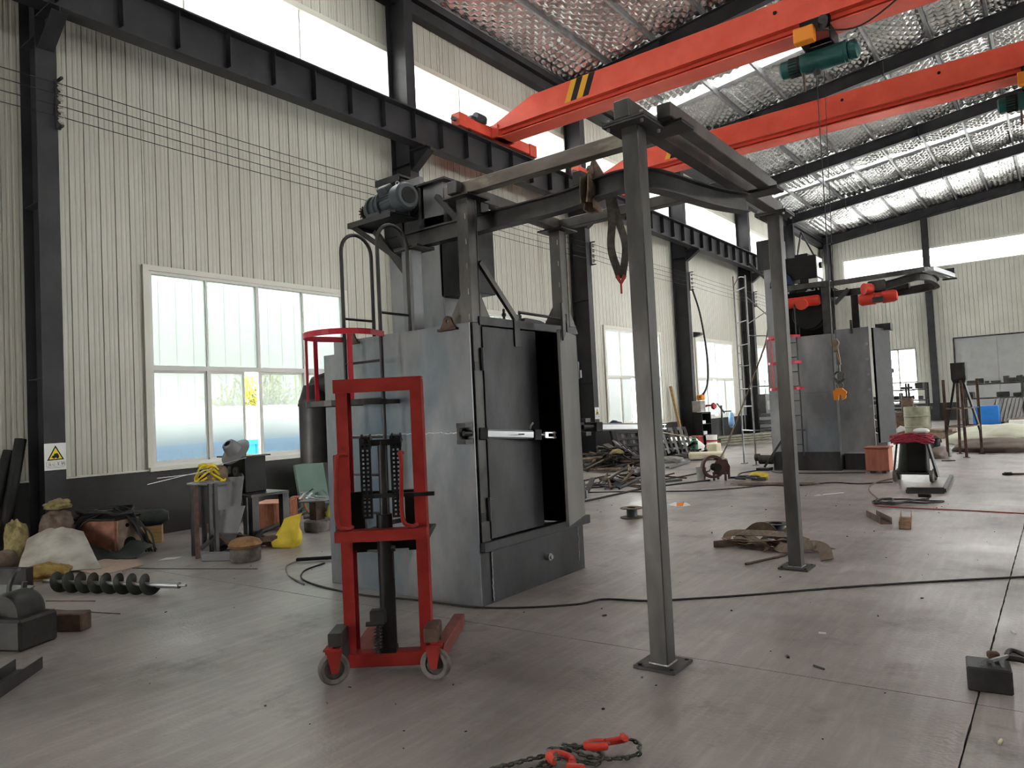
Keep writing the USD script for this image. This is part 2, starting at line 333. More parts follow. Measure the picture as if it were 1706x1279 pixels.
# ------------------------------------------------------------------ building dimensions
XL, XR, YN, YF, RIDGE, EAVE = -11.42, 13.4, -7.15, 47.0, 1.0, 10.95
COLY = [3.95 + 7.1*k for k in range(-1, 7)]
def RU(x):                     # underside of the rafters
    return 10.84 + 0.12*(min(x, 2*RIDGE - x) + 11.42)
PIT = 0.2147
WINC = [0.42, 7.5, 14.65, 21.85, 29.0, 36.2, 43.2]
WZ0, WZ1, CZ0, CZ1 = 1.05, 4.17, 8.72, 9.76

# floor: slabs with open joints
fl = struct('floor')
xe = [XL - 0.2, -0.46, 6.2, XR + 0.2]
ye = [YN - 0.2, None, 12.3, 20.5, 28.7, 37.0, YF + 0.2]
def jy(x): return 4.18 + 0.042*(x + 7.65)
for i in range(3):
    for j in range(6):
        x0, x1 = xe[i] + 0.003, xe[i+1] - 0.003
        def ylo(x): return (jy(x) if ye[j] is None else ye[j]) + 0.004
        def yhi(x): return (jy(x) if ye[j+1] is None else ye[j+1]) - 0.004
        def jag(x, y0, y1, sgn, on):
            ys = np.linspace(y0, y1, 140 if on else 2)
            return [(x + (sgn * min(0.008, abs(rng.normal(0, 0.0025))) if on else 0), y) for y in ys]
        right = jag(x1, ylo(x1), yhi(x1), -1, i == 0 and j < 3)
        left = jag(x0, ylo(x0), yhi(x0), 1, i == 1 and j < 3)
        spart(fl, 'slab', B().prism(right + left[::-1], (0, 0, -0.14), (1, 0, 0), (0, 1, 0), 0.14), M['floor'])
spart(fl, 'joint_bed', B().bb(XL-0.2, XR+0.2, YN-0.2, YF+0.2, -0.3, -0.012), M['joint'])

# left wall: ribbed cream panels, each a part
wl = struct('wall_left')
def panel_prof(y0, y1):
    w = y1 - y0; t = 0.05; g = 0.022
    if w < 0.08: return [(y0, 0), (y1, 0), (y1, t), (y0, t)]
    p = [(y0, 0), (y1, 0), (y1, t-g), (y1-0.004, t-g), (y1-0.009, t)]
    for c in (y0 + w*0.66, y0 + w*0.34): p += [(c+0.018, t), (c+0.010, t-0.0045), (c-0.010, t-0.0045), (c-0.018, t)]
    return p + [(y0+0.009, t), (y0+0.004, t-g), (y0, t-g)]
def panel(b, y0, y1, z0, z1):  # profile in (y, x), extruded upwards
    pr = [(y, x - 0.05) for y, x in panel_prof(y0, y1)]
    return b.prism([(x, y) for y, x in pr], (XL, 0, z0), (1, 0, 0), (0, 1, 0), z1 - z0)
wins = [(c - 1.95, c + 1.95) for c in WINC]
def pieces(y0, y1):
    cuts = sorted({y0, y1, *[e for w in wins for e in w if y0 < e < y1]})
    for a, b_ in zip(cuts, cuts[1:]):
        if b_ - a < 0.004: continue
        inside = any(w[0] - 1e-6 <= a and b_ <= w[1] + 1e-6 for w in wins)
        yield a, b_, (WZ1 if inside else 1.0), CZ0
        yield a, b_, CZ1, EAVE
far = B()
n = 0
y = YN
while y < YF - 1e-6:
    y2 = min(y + PIT, YF)
    for a, b_, z0, z1 in pieces(y, y2):
        if 2.6 < y < 24.0: spart(wl, 'panel', panel(B(), a, b_, z0, z1), M['wall'])
        else: panel(far, a, b_, z0, z1)
    y = y2
spart(wl, 'far_panels', far, M['wall'], kind='stuff')
bk = B()
prev = YN
for a, b_ in wins + [(YF, YF)]:
    bk.bb(XL-0.12, XL-0.052, prev, a, 0, CZ0)
    if b_ > a: bk.bb(XL-0.12, XL-0.052, a, b_, WZ1, CZ0); bk.bb(XL-0.12, XL-0.052, a, b_, 0, WZ0)
    prev = b_
bk.bb(XL-0.12, XL-0.052, YN, YF, CZ1, EAVE+0.9)
spart(wl, 'backing', bk, M['wall2'])
for y0, y1 in zip(COLY, COLY[1:] + [YF]):
    spart(wl, 'flashing', B().bb(XL-0.05, XL+0.02, max(y0, YN), y1, CZ1-0.02, CZ1+0.10).bb(XL-0.05, XL+0.03, max(y0, YN), y1, CZ0-0.05, CZ0), M['trim'])
# wainscot
bl = struct('baseboard_left')
b = B()
b.bb(XL-0.06, XL+0.06, YN, YF, 0, 1.0); spart(bl, 'kick_wall', b, M['wains'])
spart(bl, 'coping', B().bb(XL-0.05, XL+0.075, YN, YF, 1.0, 1.025), M['trim'])

# windows of the left wall
for k, c in enumerate(WINC):
    w = struct('window_%d' % (k + 1))
    y0, y1 = c - 1.95, c + 1.95; t = 0.05; zm = 2.62
    x0, x1 = XL - 0.07, XL + 0.03
    f = B(); f.bb(x0, x1, y0, y0+t, WZ0, WZ1); f.bb(x0, x1, y1-t, y1, WZ0, WZ1); f.bb(x0, x1, y0+t, y1-t, WZ1-t, WZ1); f.bb(x0, x1, y0+t, y1-t, WZ0, WZ0+t)
    f.bb(x0, x1-0.01, y0+t, y1-t, zm-0.04, zm+0.04)
    for q, tt, zz in ((0.25, 0.03, (zm+0.04, WZ1-t)), (0.5, 0.055, (WZ0+t, WZ1-t)), (0.75, 0.03, (zm+0.04, WZ1-t)), (0.25, 0.055, (WZ0+t, zm-0.04)), (0.75, 0.055, (WZ0+t, zm-0.04))):
        yc = y0 + q*(y1-y0); f.bb(x0+0.01, x1-0.015, yc-tt/2, yc+tt/2, *zz)
    spart(w, 'window_frame', f, M['frame'])
    tr = B(); tr.bb(XL-0.02, XL+0.05, y0-0.09, y0, WZ0-0.06, WZ1+0.09); tr.bb(XL-0.02, XL+0.05, y1, y1+0.09, WZ0-0.06, WZ1+0.09); tr.bb(XL-0.02, XL+0.05, y0, y1, WZ1, WZ1+0.09)
    tr.bb(XL-0.1, XL+0.12, y0-0.09, y1+0.09, WZ0-0.06, WZ0)
    spart(w, 'casing', tr, M['trim'])
    q = (y1-y0)/4
    for j in range(4): spart(w, 'pane', B().bb(XL-0.03, XL-0.024, y0+q*j+0.012, y0+q*(j+1)-0.012, zm+0.03, WZ1-0.03), M['glass' if k < 2 else 'glass2'])
    for j in range(4):
        a, e = y0+q*j+0.02, y0+q*(j+1)-0.02
        if j == 1: e -= 0.0
        s0 = -0.3 if j in (1,) else 0.0
        if j == 1: a, e = a, e - 0.27             # slid open: a gap beside it
        spart(w, 'sash', B().bb(XL-0.045, XL-0.012, a, a+0.035, WZ0+t, zm-0.04).bb(XL-0.045, XL-0.012, e-0.035, e, WZ0+t, zm-0.04).bb(XL-0.045, XL-0.012, a+0.035, e-0.035, WZ0+t, WZ0+t+0.04).bb(XL-0.045, XL-0.012, a+0.035, e-0.035, zm-0.075, zm-0.04), M['frame'])
        spart(w, 'pane', B().bb(XL-0.03, XL-0.024, a+0.03, e-0.03, WZ0+t+0.03, zm-0.07), M['glass' if k < 2 else 'glass2'])
# clerestory glazing between the columns
for k, (y0, y1) in enumerate(zip(COLY, COLY[1:] + [YF])):
    w = struct('window_%d' % (len(WINC) + k + 1))
    y0 = max(y0, YN)
    f = B()
    for q in np.linspace(y0, y1, 4)[:-1]: f.bb(XL-0.08, XL-0.04, q-0.015, q+0.015, CZ0, CZ1-0.02)
    spart(w, 'glazing_bar', f, M['frame'])
    qs = np.linspace(y0, y1, 4)
    for a, e in zip(qs, qs[1:]): spart(w, 'pane', B().bb(XL-0.062, XL-0.056, a+0.015, e-0.015, CZ0, CZ1-0.02), M['frp'])

# far gable wall
wf = struct('wall_far')
def gable(b, x0, x1, z0, z1fun, yy, t):
    n = max(1, int((x1-x0)/1.5)); xs = np.linspace(x0, x1, n+1)
    if x0 < RIDGE < x1: xs = np.array(sorted(set(xs) | {RIDGE}))
    pts = [(x0, z0), (x1, z0)] + [(x, z1fun(x)) for x in xs[::-1]]
    return b.prism(pts, (0, yy, 0), (1, 0, 0), (0, 0, 1), -t)
top = lambda x: RU(x) + 0.75
bf = B()
def farpanels(b, x0, x1, z0, z1f):
    x = x0
    while x < x1 - 1e-6:
        x2 = min(x + PIT, x1)
        c = lambda q: z1f if not callable(z1f) else z1f(q)
        b.prism([(x+0.008, z0), (x2-0.008, z0), (x2-0.008, c(x2-0.008)), (x+0.008, c(x+0.008))], (0, YF, 0), (1, 0, 0), (0, 0, 1), 0.05)
        x = x2
GW = (-8.35, -6.55); GD = (-4.63, -0.65); BD = (-10.05, 12.0)
farpanels(bf, XL, XR, 9.8, lambda x: RU(x) + 0.2)
farpanels(bf, XL, BD[0], 1.0, 9.8)
for a, e, z0 in ((BD[0], GW[0], 1.0), (GW[0], GW[1], WZ1), (GW[1], GD[0], 1.0), (GD[0], GD[1], 4.57), (GD[1], BD[1], 1.0), ): farpanels(bf, a, e, z0, 8.72)
farpanels(bf, BD[1], XR, 1.0, 9.8)
spart(wf, 'ribbed_panels', bf, M['wall2'], kind='stuff', label='narrow ribbed cream panels')
bb_ = B()
gable(bb_, XL-0.12, XR+0.12, 9.8, lambda x: RU(x)+1.1, YF+0.055, 0.08)
bb_.bb(XL-0.12, BD[0], YF+0.055, YF+0.135, 0, 9.8).bb(BD[1], XR+0.12, YF+0.055, YF+0.135, 0, 9.8)
for a, e, z0 in ((BD[0], GW[0], 0), (GW[0], GW[1], WZ1), (GW[1], GD[0], 0), (GD[0], GD[1], 4.57), (GD[1], BD[1], 0)): bb_.bb(a, e, YF+0.055, YF+0.135, z0, 8.72)
bb_.bb(GW[0], GW[1], YF+0.055, YF+0.135, 0, WZ0)
spart(wf, 'backing', bb_, M['wall2'])
spart(wf, 'kick_wall', B().bb(XL, GD[0], YF-0.06, YF+0.055, 0, 1.0).bb(GD[1], XR, YF-0.06, YF+0.055, 0, 1.0), M['wains'])
spart(wf, 'flashing', B().bb(BD[0]-0.1, BD[1], YF-0.07, YF+0.05, 9.78, 9.88).bb(BD[0]-0.1, BD[0], YF-0.07, YF+0.05, 8.72, 9.78).bb(BD[0], BD[1], YF-0.07, YF+0.05, 8.66, 8.72), M['trim'])
w = struct('window_20')
for a in np.arange(BD[0], BD[1], 2.2): spart(w, 'pane', B().bb(a+0.02, min(a+2.18, BD[1]), YF+0.06, YF+0.066, 8.72, 9.78), M['frp'])
w = struct('window_21')
f = B(); xm = (GW[0]+GW[1])/2
for q in (GW[0], xm, GW[1]): f.bb(q-0.04, q+0.04, YF-0.05, YF+0.05, WZ0, WZ1)
for q in (WZ0, 2.25, WZ1): f.bb(GW[0], GW[1], YF-0.05, YF+0.05, q-0.04, q+0.04)
spart(w, 'window_frame', f, M['frame'])
for a, e in ((GW[0], xm), (xm, GW[1])):
    for z0, z1 in ((WZ0, 2.25), (2.25, WZ1)): spart(w, 'pane', B().bb(a+0.03, e-0.03, YF, YF+0.006, z0+0.03, z1-0.03), M['clear'])
d = struct('door_1')
for a, e in ((GD[0]+0.02, -2.66), (-2.64, GD[1]-0.02)):
    l = B().bb(a, e, YF-0.02, YF+0.04, 0.01, 4.53)
    for q in np.linspace(a, e, 9)[1:-1]: l.bb(q-0.01, q+0.01, YF-0.028, YF-0.02, 0.05, 4.5)
    spart(d, 'door_leaf', l, M['greydoor'])
spart(d, 'door_backing', B().bb(GD[0]-0.05, GD[1]+0.05, YF+0.05, YF+0.12, 0, 4.6), M['greydoor'])
spart(d, 'door_frame', B().bb(GD[0]-0.05, GD[1]+0.05, YF-0.09, YF+0.05, 4.53, 4.6).bb(GD[0]-0.06, GD[0], YF-0.09, YF+0.05, 0, 4.53).bb(GD[1], GD[1]+0.06, YF-0.09, YF+0.05, 0, 4.53), M['darksteel'])

# right and near walls (outside the frame)
wr = struct('wall_right')
b = B()
for z0, z1 in ((0, 1.05), (WZ1, CZ0), (CZ1, EAVE+0.9)): b.bb(XR, XR+0.1, YN, YF, z0, z1)
b.bb(XR, XR+0.1, YN, 15, 1.05, WZ1).bb(XR, XR+0.1, 42, YF, 1.05, WZ1)
spart(wr, 'wall_sheet', b, M['wall2'])
spart(wr, 'glazing', B().bb(XR+0.05, XR+0.056, YN, YF, WZ0, WZ1).bb(XR+0.05, XR+0.056, YN, YF, CZ0, CZ1), M['frp'])
wn = struct('wall_near')
b = B(); gable(b, XL-0.12, XR+0.12, 5.2, lambda x: RU(x)+1.1, YN-0.1, 0.1)
b.bb(XL-0.12, -9.6, YN-0.2, YN-0.1, 0, 5.2).bb(-6.6, XR+0.12, YN-0.2, YN-0.1, 0, 5.2).bb(-9.6, -6.6, YN-0.2, YN-0.1, 2.6, 5.2)
spart(wn, 'wall_sheet', b, M['wall2'])

# roof: rafters, purlins, quilted foil, skylight strips
ce = struct('ceiling')
RD = 0.45
SKY = [(8.3, 9.2), (21.75, 22.65), (35.2, 36.1)]
for yc in COLY[1:] + [YF - 0.35]:
    for sgn in (0, 1):
        xa, xb = (XL+0.35, RIDGE) if sgn == 0 else (RIDGE, XR-0.1)
        b = B()
        b.sweep([(xa, yc, RU(xa)+RD/2), (xb, yc, RU(xb)+RD/2)], I_PROF(0.2, RD, 0.02, 0.014))
        for q in np.arange(xa+2.9, xb-0.5, 4.3): b.bb(q-0.015, q+0.015, yc-0.13, yc+0.13, RU(q)-0.08, RU(q)+RD-0.05)
        spart(ce, 'rafter', b, M['col'])
PX = [-11.2] + [-9.8 + 1.455*k for k in range(0, 16)]
for px in PX:
    z = RU(px) + RD
    b = B(); b.sweep([(px, YN, z+0.09), (px, YF, z+0.09)], [(-0.035,-0.09),(0.035,-0.09),(0.035,-0.075),(-0.025,-0.075),(-0.025,0.075),(0.035,0.075),(0.035,0.09),(-0.035,0.09)])
    spart(ce, 'purlin', b, M['purlin'])
# tie rods
for yc in COLY[1:7]:
    for px in (-9.8, -6.9, -4.0):
        spart(ce, 'fly_brace', B().bar((px, yc, RU(px)+0.1), (px+0.02, yc+0.75, RU(px)+RD+0.02), 0.04, 0.04), M['purlin'])
def foil(x0, x1, y0, y1, fine):
    nx, ny = (36, max(4, int((y1-y0)/(0.045 if y1 < 34 else 0.08)))) if fine else (5, 10)
    X, Y = np.meshgrid(np.linspace(x0, x1, nx), np.linspace(y0, y1, ny), indexing='ij')
    u = (X - x0)/(x1 - x0)
    z = np.vectorize(RU)(X) + RD + 0.185 - 0.10*np.sin(np.pi*u)**0.8
    if fine:
        P = np.stack([X*4, Y*4, X*0], -1)
        q = np.abs(np.sin((X + Y*0.75)*np.pi/0.27))**0.7 * np.abs(np.sin((X - Y*0.75)*np.pi/0.27))**0.7
        q2 = np.abs(np.sin(Y*np.pi/0.27))**0.7 * np.abs(np.sin((X-x0)*np.pi/0.24))**0.7
        sel = meshkit.noise(np.stack([X*0 + x0, Y*0.15, X*0], -1), 3) > 0.5
        z -= 0.085*np.where(sel, q, q2) + 0.06*(meshkit.fbm(P, 3, 5) - 0.5)
    V = np.stack([X, Y, z], -1).reshape(-1, 3); F = []
    idx = np.arange(nx*ny).reshape(nx, ny)
    a, b_, c, d_ = idx[:-1, :-1].ravel(), idx[1:, :-1].ravel(), idx[1:, 1:].ravel(), idx[:-1, 1:].ravel()
    F = np.concatenate([np.stack([a, c, b_], 1), np.stack([a, d_, c], 1)])
    return B().add(V, F)
edges = PX + [XR]
edges[0] = XL
for x0, x1 in zip(edges, edges[1:]):
    fine = x1 < 1.5
    ycuts = [YN] + COLY[1:] + [YF]
    for y0, y1 in zip(ycuts, ycuts[1:]):
        segs = [(y0, y1)]
        for s0, s1 in SKY:
            segs = [p for a, e in segs for p in ((a, min(e, s0)), (max(a, s1), e)) if p[1] - p[0] > 0.05]
        for a, e in segs: spart(ce, 'foil_panel', foil(x0+0.02, x1-0.02, a, e, fine and e > 9), M['foil'], smooth=True)
    for s0, s1 in SKY:
        xm = (x0+x1)/2; zf = lambda x: RU(x) + RD + 0.21
        if x1 <= RIDGE + 0.8: spart(ce, 'skylight', B().sweep([(x0+0.03, (s0+s1)/2, zf(x0)), (x1-0.03, (s0+s1)/2, zf(x1))], [(-(s1-s0)/2, 0), ((s1-s0)/2, 0), ((s1-s0)/2, 0.008), (-(s1-s0)/2, 0.008)]), M['frp'])
b = B()
for (xa, xb) in ((XL-0.4, RIDGE), (RIDGE, XR+0.4)):
    ys = [YN-0.3] + [e for s in SKY for e in s] + [YF+0.3] if xa < 0 else [YN-0.3, YF+0.3]
    for a, e in zip(ys[::2], ys[1::2]):
        b.sweep([(xa, (a+e)/2, RU(xa)+RD+0.27), (xb, (a+e)/2, RU(xb)+RD+0.27)], [(-(e-a)/2, 0), ((e-a)/2, 0), ((e-a)/2, 0.03), (-(e-a)/2, 0.03)])
spart(ce, 'roof_sheet', b, M['roofsheet'])
spart(ce, 'eave_beam', B().bb(XL+0.02, XL+0.26, YN, YF, 10.78, 11.05).bb(XL+0.05, XL+0.32, YN, YF, 11.12, 11.3), M['col'])
spart(ce, 'gable_trim', B().sweep([(XL, YF-0.05, RU(XL)+0.2), (RIDGE, YF-0.05, RU(RIDGE)+0.2), (XR, YF-0.05, RU(XR)+0.2)], [(-0.05, -0.2), (0.05, -0.2), (0.05, 0.3), (-0.05, 0.3)]), M['col'])

# outside the left windows
solo('yard_ground', B().bb(-60, XL-0.25, -30, 80, -0.3, -0.05), M['outground'], 'pale concrete yard outside the left windows', 'yard')
b = B().lathe([(1e-3, -14), (0.55, -14), (0.55, 14), (1e-3, 14)], (-15.6, 9, 1.55), (0, 1, 0), 40)
for q in np.arange(-13.8, 14, 0.3): b.ring((-15.6, 9+q, 1.55), 0.565, 0.54, 0.03, (0, 1, 0), 40)
solo('storage_tank', b, M['tank'], 'long pale horizontal tank lying outside the first window', 'tank', smooth=30)
b = B()
for q in np.arange(6.4, 14, 0.25): b.bb(-14.6, -14.55, q+0.02, q+0.25, 0.0, 1.25, 0.01)
b.bb(-14.62, -14.53, 6.4, 14.1, 1.2, 1.3)
solo('blue_hoarding', b, M['bluetarp'], 'bright blue sheet hoarding below the tank outside the window', 'fence')
b = B()
for q in np.arange(-12, 17, 0.5): b.bb(-20.06, -20, q+0.015, q+0.5, 0, 9.5, 0.01)
b.bb(-20.4, -20.06, -12, 17, 0, 9.6)
solo('neighbouring_wall', b, M['tank'], 'pale ribbed wall of the neighbouring shed beyond the windows', 'wall')
t = T('bamboo_clump', 'yellow green bamboo seen through the slid open sash', 'bamboo', (-17.8, 11.6, 0))
b = B(); lv = B()
for i in range(60):
    x, yy = -17.9 + rng.uniform(-0.35, 0.35), 11.9 + rng.normal(0, 0.8); h = rng.uniform(2.2, 3.1)
    b.tube([(x, yy, 0), (x+rng.normal(0, .2), yy+rng.normal(0, .2), h*.6), (x+rng.uniform(-.3, .3), yy+rng.normal(0, .6), h)], 0.03, 5)
    for k in range(26):
        z = rng.uniform(0.8, h); p = np.array([x+rng.uniform(-.3, .3), yy+rng.normal(0, .35), z]); dirv = rng.normal(0, 1, 3)*[1, 1, .4]; dirv /= np.linalg.norm(dirv); sd = np.cross(dirv, [0, 0, 1]); sd /= np.linalg.norm(sd)
        lv.add([p, p+dirv*.15+sd*.03, p+dirv*.4, p+dirv*.15-sd*.03], [[0, 1, 2], [0, 2, 3]])
t.part('stem', b, M['leafgreen']); t.part('leaves', lv, M['leafgreen'], kind='stuff')

# ------------------------------------------------------------------ columns, runway, cranes
XC = -10.8                     # inner flange face
collab = ['dark grey steel column at the left edge carrying the larger yellow warning sign', 'dark grey steel column rising behind the elevator head of the nearest machine',
          'dark grey steel column right behind the half open door of the nearest machine', 'dark grey steel column with a pale control box and a drooping black hose',
          'dark grey steel column behind the scaffold tower', 'dark grey steel column partly hidden behind the elevator of the far machine']
proto = None
for k, yc in enumerate(COLY[1:7]):
    if proto is None:
        proto = T('steel_column', collab[0], 'column', (XC, yc, 0), group=None)
        h = RU(XC) + 0.25
        proto.part('flange', B().bb(XC-0.016, XC, yc-0.13, yc+0.13, 0, h), M['col'])
        proto.part('flange', B().bb(XL+0.06, XL+0.076, yc-0.13, yc+0.13, 0, h), M['col'])
        proto.part('web', B().bb(XL+0.076, XC-0.016, yc-0.006, yc+0.006, 0, h), M['col'])
        b = B().prism([(0, 7.36), (0.5, 7.36), (0.5, 7.28), (0, 6.93)], (XC, yc+0.006, 0), (1, 0, 0), (0, 0, 1), 0.012)
        b.bb(XC, XC+0.5, yc-0.12, yc+0.12, 7.345, 7.365).bar((XC, yc, 6.93), (XC+0.5, yc, 7.275), 0.2, 0.014)
        proto.part('corbel', b, M['col'])
        b = B()
        for z in (2.4, 4.8, 7.1): b.bb(XL+0.08, XC-0.016, yc-0.12, yc+0.12, z, z+0.012)
        proto.part('stiffener', b, M['col'])
        proto.part('base_plate', B().bb(XL+0.05, XC+0.05, yc-0.18, yc+0.18, 0, 0.025), M['col'])
    else:
        copy(proto, 'steel_column', collab[k], 'column', (XC, yc, 0))
# gable columns
t = T('gable_column', 'tall dark grey column standing against the far gable wall left of the grey door', 'column', (-5.66, YF-0.3, 0))
t.part('flange', B().bb(-5.82, -5.5, YF-0.42, YF-0.40, 0, RU(-5.6)+0.2), M['col']); t.part('flange', B().bb(-5.82, -5.5, YF-0.12, YF-0.10, 0, RU(-5.6)+0.2), M['col']); t.part('web', B().bb(-5.67, -5.65, YF-0.4, YF-0.12, 0, RU(-5.6)+0.2), M['col'])
t = T('corner_column', 'dark grey column in the far left corner of the hall', 'column', (-10.9, YF-0.35, 0))
t.part('flange', B().bb(-11.05, -10.72, YF-0.5, YF-0.48, 0, RU(-10.9)+0.2), M['col']); t.part('web', B().bb(-10.9, -10.88, YF-0.48, YF-0.1, 0, RU(-10.9)+0.2), M['col']); t.part('flange', B().bb(-11.05, -10.72, YF-0.1, YF-0.08, 0, RU(-10.9)+0.2), M['col'])

# runway beam
XB, BZ0, BZ1 = -10.5, 7.37, 8.06
t = T('crane_runway_beam', 'long dark grey runway beam along the left wall under the bright strip windows', 'beam', (XB, 20, BZ0))
t.part('top_flange', B().bb(XB-0.17, XB+0.17, -6, YF-0.6, BZ1-0.02, BZ1), M['col']); t.part('bottom_flange', B().bb(XB-0.14, XB+0.14, -6, YF-0.6, BZ0, BZ0+0.02), M['col'])
t.part('web', B().bb(XB-0.006, XB+0.006, -6, YF-0.6, BZ0+0.02, BZ1-0.02), M['col'])
y = 0.6
while y < YF - 1:
    t.part('stiffener', B().bb(XB-0.13, XB+0.13, y-0.006, y+0.006, BZ0+0.1, BZ1-0.02), M['col']); y += 0.842
t.part('rail', B().sweep([(XB, -6, BZ1+0.045), (XB, YF-0.6, BZ1+0.045)], I_PROF(0.08, 0.09, 0.02, 0.02)), M['darksteel'])
RT = BZ1 + 0.09

# sign plates
def glyph_mesh(strokes, s):
    b = B()
    for x0, y0, x1, y1 in strokes:
        L = math.hypot(x1-x0, y1-y0); b.bar((x0*s, y0*s, 0), (x1*s, y1*s, 0), 0.075*s, 0.001, up=(0, 0, 1))
    return b
DANG = [(.5,1,.5,.62),(.2,.92,.32,.7),(.8,.92,.68,.7),(.15,.55,.85,.55),(.85,.55,.85,.05),(.15,.3,.85,.3),(.1,.05,.85,.05)]
XIN = [(.12,.55,.08,.2),(.3,.7,.32,.15),(.32,.15,.65,.08),(.65,.08,.72,.28),(.5,.85,.6,.65),(.75,.6,.9,.35)]
CHE = [(.2,.85,.8,.85),(.45,1,.3,.6),(.3,.6,.8,.6),(.1,.32,.9,.32),(.55,.72,.55,0)]
LIANG = [(.05,.85,.45,.85),(.28,1,.12,.55),(.12,.55,.42,.55),(.28,.7,.28,0),(.05,.25,.45,.3),(.5,.9,.98,.9),(.52,.68,.52,0),(.52,.68,.96,.68),(.96,.68,.96,0),(.74,.9,.62,.3),(.74,.6,.88,.3)]
def sign(name, label, c, w, h, first):
    t = T(name, label, 'sign', (c[0], c[1], c[2]-h/2))
    x = c[0]
    U, V = (0, 1, 0), (0, 0, 1)
    o = np.array([x, c[1]-w/2, c[2]-h/2])
    P = lambda u, v, d: o + np.array([d, u, v])
    t.part('board', B().bb(x, x+0.004, c[1]-w/2, c[1]+w/2, c[2]-h/2, c[2]+h/2), M['paper'])
    tri = [(w*.12, h*.36), (w*.90, h*.38), (w*.51, h*.92)]
    pg = Polygon(tri)
    t.part('warning_triangle', B().prism(pg, P(0, 0, .0041), U, V, 0.001), M['black'], label='black bordered yellow warning triangle')
    t.part('triangle_face', B().prism(pg.buffer(-w*.055), P(0, 0, .0053), U, V, 0.001), M['signyellow'])
    car = unary_union([sbox(w*.36, h*.46, w*.66, h*.54), Polygon([(w*.42, h*.54), (w*.46, h*.61), (w*.6, h*.62), (w*.65, h*.54)]), Point(w*.43, h*.455).buffer(w*.04), Point(w*.6, h*.455).buffer(w*.04), sbox(w*.32, h*.47, w*.37, h*.5)])
    t.part('pictogram', B().prism(car, P(0, 0, .0065), U, V, 0.001), M['black'])
    fr = sbox(w*.08, h*.14, w*.94, h*.31); fr = fr.difference(fr.buffer(-w*.008))
    b = B().prism(fr, P(0, 0, .0041), U, V, 0.001)
    for i, g in enumerate((DANG, XIN, CHE, LIANG)):
        gb = glyph_mesh(g, h*.12)
        for v, f in gb.chunks(): b.add(P(0, 0, .0048) + np.stack([v[:, 2]*0.5, v[:, 0] + w*(.15+.2*i), v[:, 1] + h*.165], 1), f)
    t.part('lettering', b, M['black'])
    t.part('small_print', B().bb(x+.004, x+.005, o[1]+w*.12, o[1]+w*.88, o[2]+h*.085, o[2]+h*.097), M['greycloth'])
sign('warning_sign', 'white sign with yellow warning triangle on the leftmost column', (XC+0.001, COLY[1]+0.0, 1.345), 0.265, 0.36, 1)
sign('warning_sign', 'small distant white sign with yellow triangle on the column behind the machine door', (XC+0.001, COLY[3]+0.02, 1.49), 0.25, 0.34, 0)

# conductor wires and their insulators
WZ = (6.43, 6.28, 6.12, 5.97); XW = -10.62
wl_ = ['topmost', 'second from the top', 'third from the top', 'lowest']
for z, nm in zip(WZ, wl_):
    pts = []
    ys = [-6] + COLY[1:7] + [45.5]
    for a, e in zip(ys, ys[1:]):
        for q in np.linspace(0, 1, 9)[:-1]: pts.append((XW, a + 0.14 + (e-a)*q, z - 0.05*math.sin(math.pi*q)))
    pts.append((XW, 45.5, z))
    solo('conductor_wire', B().tube(pts, 0.006, 5), M['cable'], '%s of the four thin dark wires strung along the left wall' % nm, 'wire', 'conductor wires')
t0 = None
ilab = ['insulator rack with four knobs on the leftmost column', 'insulator rack on the column behind the elevator head', 'insulator rack with four knobs on the column behind the open machine door', 'insulator rack on the column with the drooping black hose', 'insulator rack on the column behind the scaffold tower', 'insulator rack on the column beside the far machine']
for k, yc in enumerate(COLY[1:7]):
    if t0 is None:
        t0 = T('insulator_rack', ilab[0], 'insulator', (XC, yc+0.14, 5.9), group='insulator racks')
        t0.part('bracket', B().bb(XC+0.001, XC+0.03, yc+0.10, yc+0.16, 5.85, 6.55).bb(XC+0.03, XC+0.16, yc+0.12, yc+0.15, 5.85, 5.88).bb(XC+0.03, XC+0.16, yc+0.12, yc+0.15, 6.52, 6.55), M['darksteel'])
        for z in WZ: t0.part('knob', B().lathe([(1e-3, 0), (.03, 0), (.045, .03), (.025, .05), (.045, .075), (.03, .1), (1e-3, .1)], (XC+0.1, yc+0.14, z-0.05), (0, 0, 1), 14).bar((XC+0.03, yc+0.14, z), (XC+0.2, yc+0.14, z), 0.012, 0.012), M['ceramic'], smooth=40)
    else: copy(t0, 'insulator_rack', ilab[k], 'insulator', (XC, yc+0.14, 5.9), group='insulator racks')

